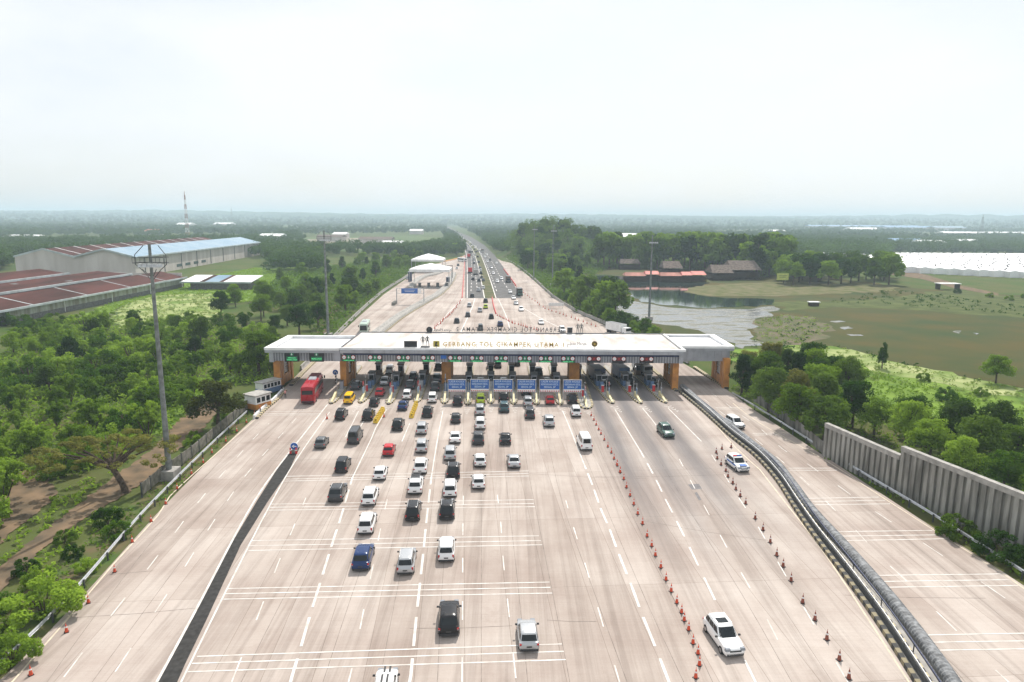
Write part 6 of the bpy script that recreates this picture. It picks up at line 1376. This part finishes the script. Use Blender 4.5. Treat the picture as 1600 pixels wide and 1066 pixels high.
fill([(330,500),(345,475),(400,468),(480,450),(500,500),(500,540),(430,545),(420,520)],20,8.,(6,9.5),[('round',0),('round',1),('round',2)],'dark leafy tree between the pale field and the left ramp','trees left of the ramp')
fill([(-10,505),(60,512),(170,500),(180,480),(150,500),(60,520)],6,6,(4,6),[('bush',0),('bush',1)],'shrub along the foot of the rusty shed','shed shrubs')
fill([(500,520),(480,465),(560,440),(640,403),(700,384),(722,392),(690,403),(655,414),(628,434),(596,454),(560,485),(528,520)],38,9.,(7,11),[('roundfar',0),('roundfar',1),('roundfar',2),('tallfar',0)],'leafy tree in the row along the left ramp beyond the gate','trees along the left ramp',margin=3)
fill([(405,470),(440,430),(560,412),(640,395),(640,403),(560,440),(480,465)],14,11,(6,10),[('roundfar',0),('tallfar',1)],'tree in the low woods behind the left ramp row','low woods left')
fill([(792,402),(870,386),(945,388),(935,415),(900,425),(925,465),(985,500),(1015,523),(985,520),(935,498),(895,480),(862,457),(835,432)],95,6.5,(9,14),[('roundfar',0),('roundfar',1),('roundfar',2),('tallfar',0),('tallfar',1)],'tall leafy tree in the woods between the highway and the pond','woods right of the highway',margin=3)
fill([(870,470),(925,475),(985,508),(1040,545),(1015,545),(960,512),(900,488)],22,5.5,(4,7),[('round',0),('round',3),('bush',0)],'bright round tree along the right parapet behind the gate','trees along the right parapet',margin=2)
woods_mass([(796,401),(812,384),(850,380),(905,380),(935,386),(930,396),(880,402),(830,408),(812,412)],150,(12,19),'dense woods on the knoll right of the far highway')
fill([(1195,428),(1390,432),(1395,445),(1230,446),(1200,440)],30,9.,(13,17),[('roundfar',0),('roundfar',2),('roundfar',0)],'tree of the dense grove at the far end of the pond','grove behind the marsh')
fill([(930,412),(1100,412),(1200,414),(1240,425),(1195,436),(1105,425),(1030,420),(940,420)],52,10,(20,27),[('roundfar',0),('roundfar',1),('roundfar',2),('tallfar',1)],'tall tree of the woods behind the pond pavilions','woods behind the pavilions')
fill([(-60,1010),(30,900),(80,850),(160,812),(235,800),(120,905),(50,985),(-40,1080),(-160,1150)],16,3.6,(1.6,2.8),[('bush',0),('bush',1),('bush',2)],'low shrub between the dirt path and the lower left guardrail','verge shrubs',margin=1.8)
fill([(290,690),(330,665),(372,645),(385,635),(355,650),(300,700)],5,3.,(1.5,2.3),[('bush',0)],'low shrub behind the mesh fence','fence shrubs',margin=1.5)
fill([(0,700),(50,720),(30,780),(-60,860),(-200,900),(-200,760)],10,6,(4.5,6.5),[('feather',0),('feather',1),('bush',0)],'feathery green tree at the left frame edge','left edge thicket')
fill([(1440,450),(1560,468),(1700,482),(1700,470),(1560,462)],9,8,(2.5,4.5),[('bush',2),('bush',0)],'dark shrub on the far bank before the white roof','far bank shrubs')
print('TREES',ntree[0])
# stuff: ground cover of tall grass and weeds ----------------------------------
def scatter_poly(polys,dens,leaf,m,name,label,z=-.15,hgt=.5,seed=3):
    g=np.random.default_rng(seed); PTS=[]
    for poly in polys:
        W=[tuple(G(a,b).xy) for a,b in poly]; x0=min(p[0] for p in W);x1=max(p[0] for p in W);y0=min(p[1] for p in W);y1=max(p[1] for p in W)
        n=int((x1-x0)*(y1-y0)*dens)
        for x,y in zip(g.uniform(x0,x1,n),g.uniform(y0,y1,n)):
            if inpoly(x,y,W) and not inpoly(x,y,ROADP): PTS.append((x,y,z+hgt*.3))
    PTS=[(x,y,z2+(knoll(x,y)*min(1,max(0,(x+14)/18)) if y>450 else 0)) for x,y,z2 in PTS]; PTS=np.array(PTS); me=leaf_mesh(name,PTS,np.full(len(PTS),hgt),7,leaf,m,nb=.3,asp=2.2,up=.3,seed=seed,squash=.5); return tag(link(name,me),label,'vegetation',kind='stuff')
scatter_poly([[(-260,1200),(-60,1010),(60,905),(150,830),(260,745),(340,668),(380,640),(392,650),(326,714),(250,790),(130,920),(55,1000),(0,1052),(-110,1155)],[(230,690),(280,600),(335,590),(350,612),(300,645),(268,668),(236,700),(180,738),(120,785)]],.9,.38,M['leaf_b'],'weeds','green weeds and grass on the verge left of the ramp',seed=5)
scatter_poly([[(-200,860),(0,640),(150,600),(330,560),(430,560),(430,600),(350,600),(290,645),(230,690),(120,745),(60,745),(0,745)],[(-150,640),(0,560),(60,515),(170,512),(330,505),(430,520),(420,560),(330,560),(150,600),(0,640)]],.5,.75,M['leaf_b'],'undergrowth','dense undergrowth between the trees left of the path',hgt=1.7,seed=6)
scatter_poly([[(1145,610),(1165,565),(1260,550),(1400,590),(1600,640),(1800,720),(1800,1000),(1600,780),(1403,700),(1287,665),(1240,660),(1190,630)],[(1287,712),(1400,772),(1590,862),(1720,935),(1720,975),(1600,905),(1440,803),(1303,720)]],.5,.6,M['leaf_a'],'undergrowth','undergrowth beneath the trees right of the ramp',hgt=.8,seed=7)
scatter_poly([[(1180,590),(1195,560),(1215,548),(1262,540),(1330,546),(1400,566),(1520,592),(1600,608),(1700,640),(1700,700),(1600,650),(1420,600),(1330,590),(1260,570)],[(175,505),(190,478),(240,462),(330,458),(345,475),(340,500),(300,512),(230,525)],[(1180,500),(1230,492),(1270,495),(1300,512),(1262,538),(1190,538)]],.16,.7,M['reed'],'tall_grass','pale tall grass on the open slopes',hgt=.7,seed=8)
scatter_poly([[(405,470),(440,430),(560,412),(700,390),(690,403),(655,414),(628,434),(596,454),(560,485),(528,520),(500,540),(480,500)],[(792,405),(870,388),(945,390),(900,425),(925,465),(985,500),(1040,545),(1000,530),(935,500),(895,482),(862,460),(835,436)],[(796,401),(812,384),(850,378),(905,378),(945,384),(960,410),(930,430),(880,430),(835,415)]],.2,1.3,M['leaf_a'],'undergrowth','bushy undergrowth along both sides of the highway',hgt=2.6,seed=9)
scatter_poly([[(940,420),(1030,419),(1110,424),(1195,434),(1240,426),(1200,412),(1100,410),(940,410)]],.12,1.6,M['leaf_c'],'undergrowth','dark undergrowth behind the pond pavilions',hgt=4.,seed=21)
scatter_poly([[(205,455),(400,418),(470,425),(480,445),(400,470),(345,475),(330,458),(240,462),(190,478),(150,500),(120,500)],[(60,905),(150,830),(200,790),(150,800),(60,862),(0,930),(-60,990),(-60,1010)],[(20,830),(60,800),(90,770),(120,790),(60,835),(0,885),(-60,950),(-200,960),(-60,880)],[(120,745),(180,738),(190,730),(120,785),(80,790)]],.5,.6,M['leaf_b'],'weeds','patchy grass and weeds on open ground left of the road',hgt=.5,seed=22)
scatter_poly([[(1390,452),(1450,458),(1560,474),(1700,482),(1700,500),(1540,490),(1420,478),(1330,474),(1290,470)],[(1215,520),(1230,500),(1262,500),(1285,515),(1262,532),(1225,538)],[(1180,533),(1215,550),(1262,541),(1330,548),(1400,568),(1520,594),(1600,610),(1600,604),(1500,585),(1400,560),(1330,542),(1262,536)],[(1110,552),(1150,545),(1180,540),(1200,548),(1165,562),(1140,575)]],.05,.8,M['leaf_a'],'reeds','green reeds on the banks and dikes of the marsh',hgt=.9,seed=23)
# stuff: far woods ----------------------------------------------------------------
EXC=[[(727,412),(714,373),(681,344),(696,344),(745,370),(795,408)],[(0,374),(430,369),(430,375),(0,382)],[(470,368),(690,364),(700,382),(630,392),(480,393)],[(880,374),(1020,374),(1020,383),(880,383)],
 [(1385,398),(1700,400),(1700,600),(1180,600),(930,428),(1190,425),(1385,440)],[(20,406),(330,400),(420,404),(420,450),(0,520)],[(1255,352),(1700,352),(1700,358),(1255,358)],[(1470,364),(1700,364),(1700,371),(1470,371)]]
g=np.random.default_rng(11); C=[];r_=[];C2=[];r2_=[]
HP=[tuple(G(a,b).xy) for a,b in asph]
def dens(x,y): return math.sin(x*.0041+1.3)+math.sin(y*.0057+x*.0013)+math.sin(x*.011-y*.009+2)+.6*math.sin(x*.027+y*.021)
cnt=0
while cnt<16000:
    u=g.random(); D=430*(3600/430)**u; px=g.uniform(-120,1720); x=(px-800)/FPX*D*1.02; y=D
    qx,qy=PX((x,y,0))
    if any(inpoly(qx,qy,E) for E in EXC): continue
    if D<620 and (500<qx<1400): continue
    if D>650 and dens(x,y)<-1.5: cnt+=.15; continue
    h=g.uniform(7,13); cnt+=1
    if 960<qx<1400 and D<900: h*=1.25
    rr=h*.42
    for k in range(4 if D<1200 else 2):
        a=g.random()*6.28; (C if D<1200 else C2).append((x+rr*.6*math.cos(a),y+rr*.6*math.sin(a),h*(.45+.35*g.random()))); (r_ if D<1200 else r2_).append(rr*g.uniform(.65,1))
me=leaf_mesh('far_woods',C,r_,34,1.7,M['farleaf'],seed=12,nb=.9,up=.4); tag(link('far_woods',me),'far woods spreading over the plain behind the warehouses and pond','woods',kind='stuff')
me=leaf_mesh('far_woods',C2,r2_,18,3.6,M['farleaf'],seed=13,nb=.9,up=.4); tag(link('far_woods',me),'hazy far treelines near the horizon','woods',kind='stuff')
# ridge trees that give the horizon its ragged edge
C=[];r_=[]
for k in range(5200):
    a=R(g.uniform(-44,44)); rr=g.uniform(2900,6500); x=rr*math.sin(a); y=rr*math.cos(a)
    t=(rr-2600)/6400; env=100*min(1,t*1.6)**1.1
    C.append((x,y,env*.55+g.uniform(0,8))); r_.append(g.uniform(6,13))
me=leaf_mesh('hill_woods',C,r_,16,6,M['farleaf'],seed=14,nb=.9,up=.4); tag(link('hill_woods',me),'woods on the low hills along the horizon','woods',kind='stuff')
# dead branches etc: none
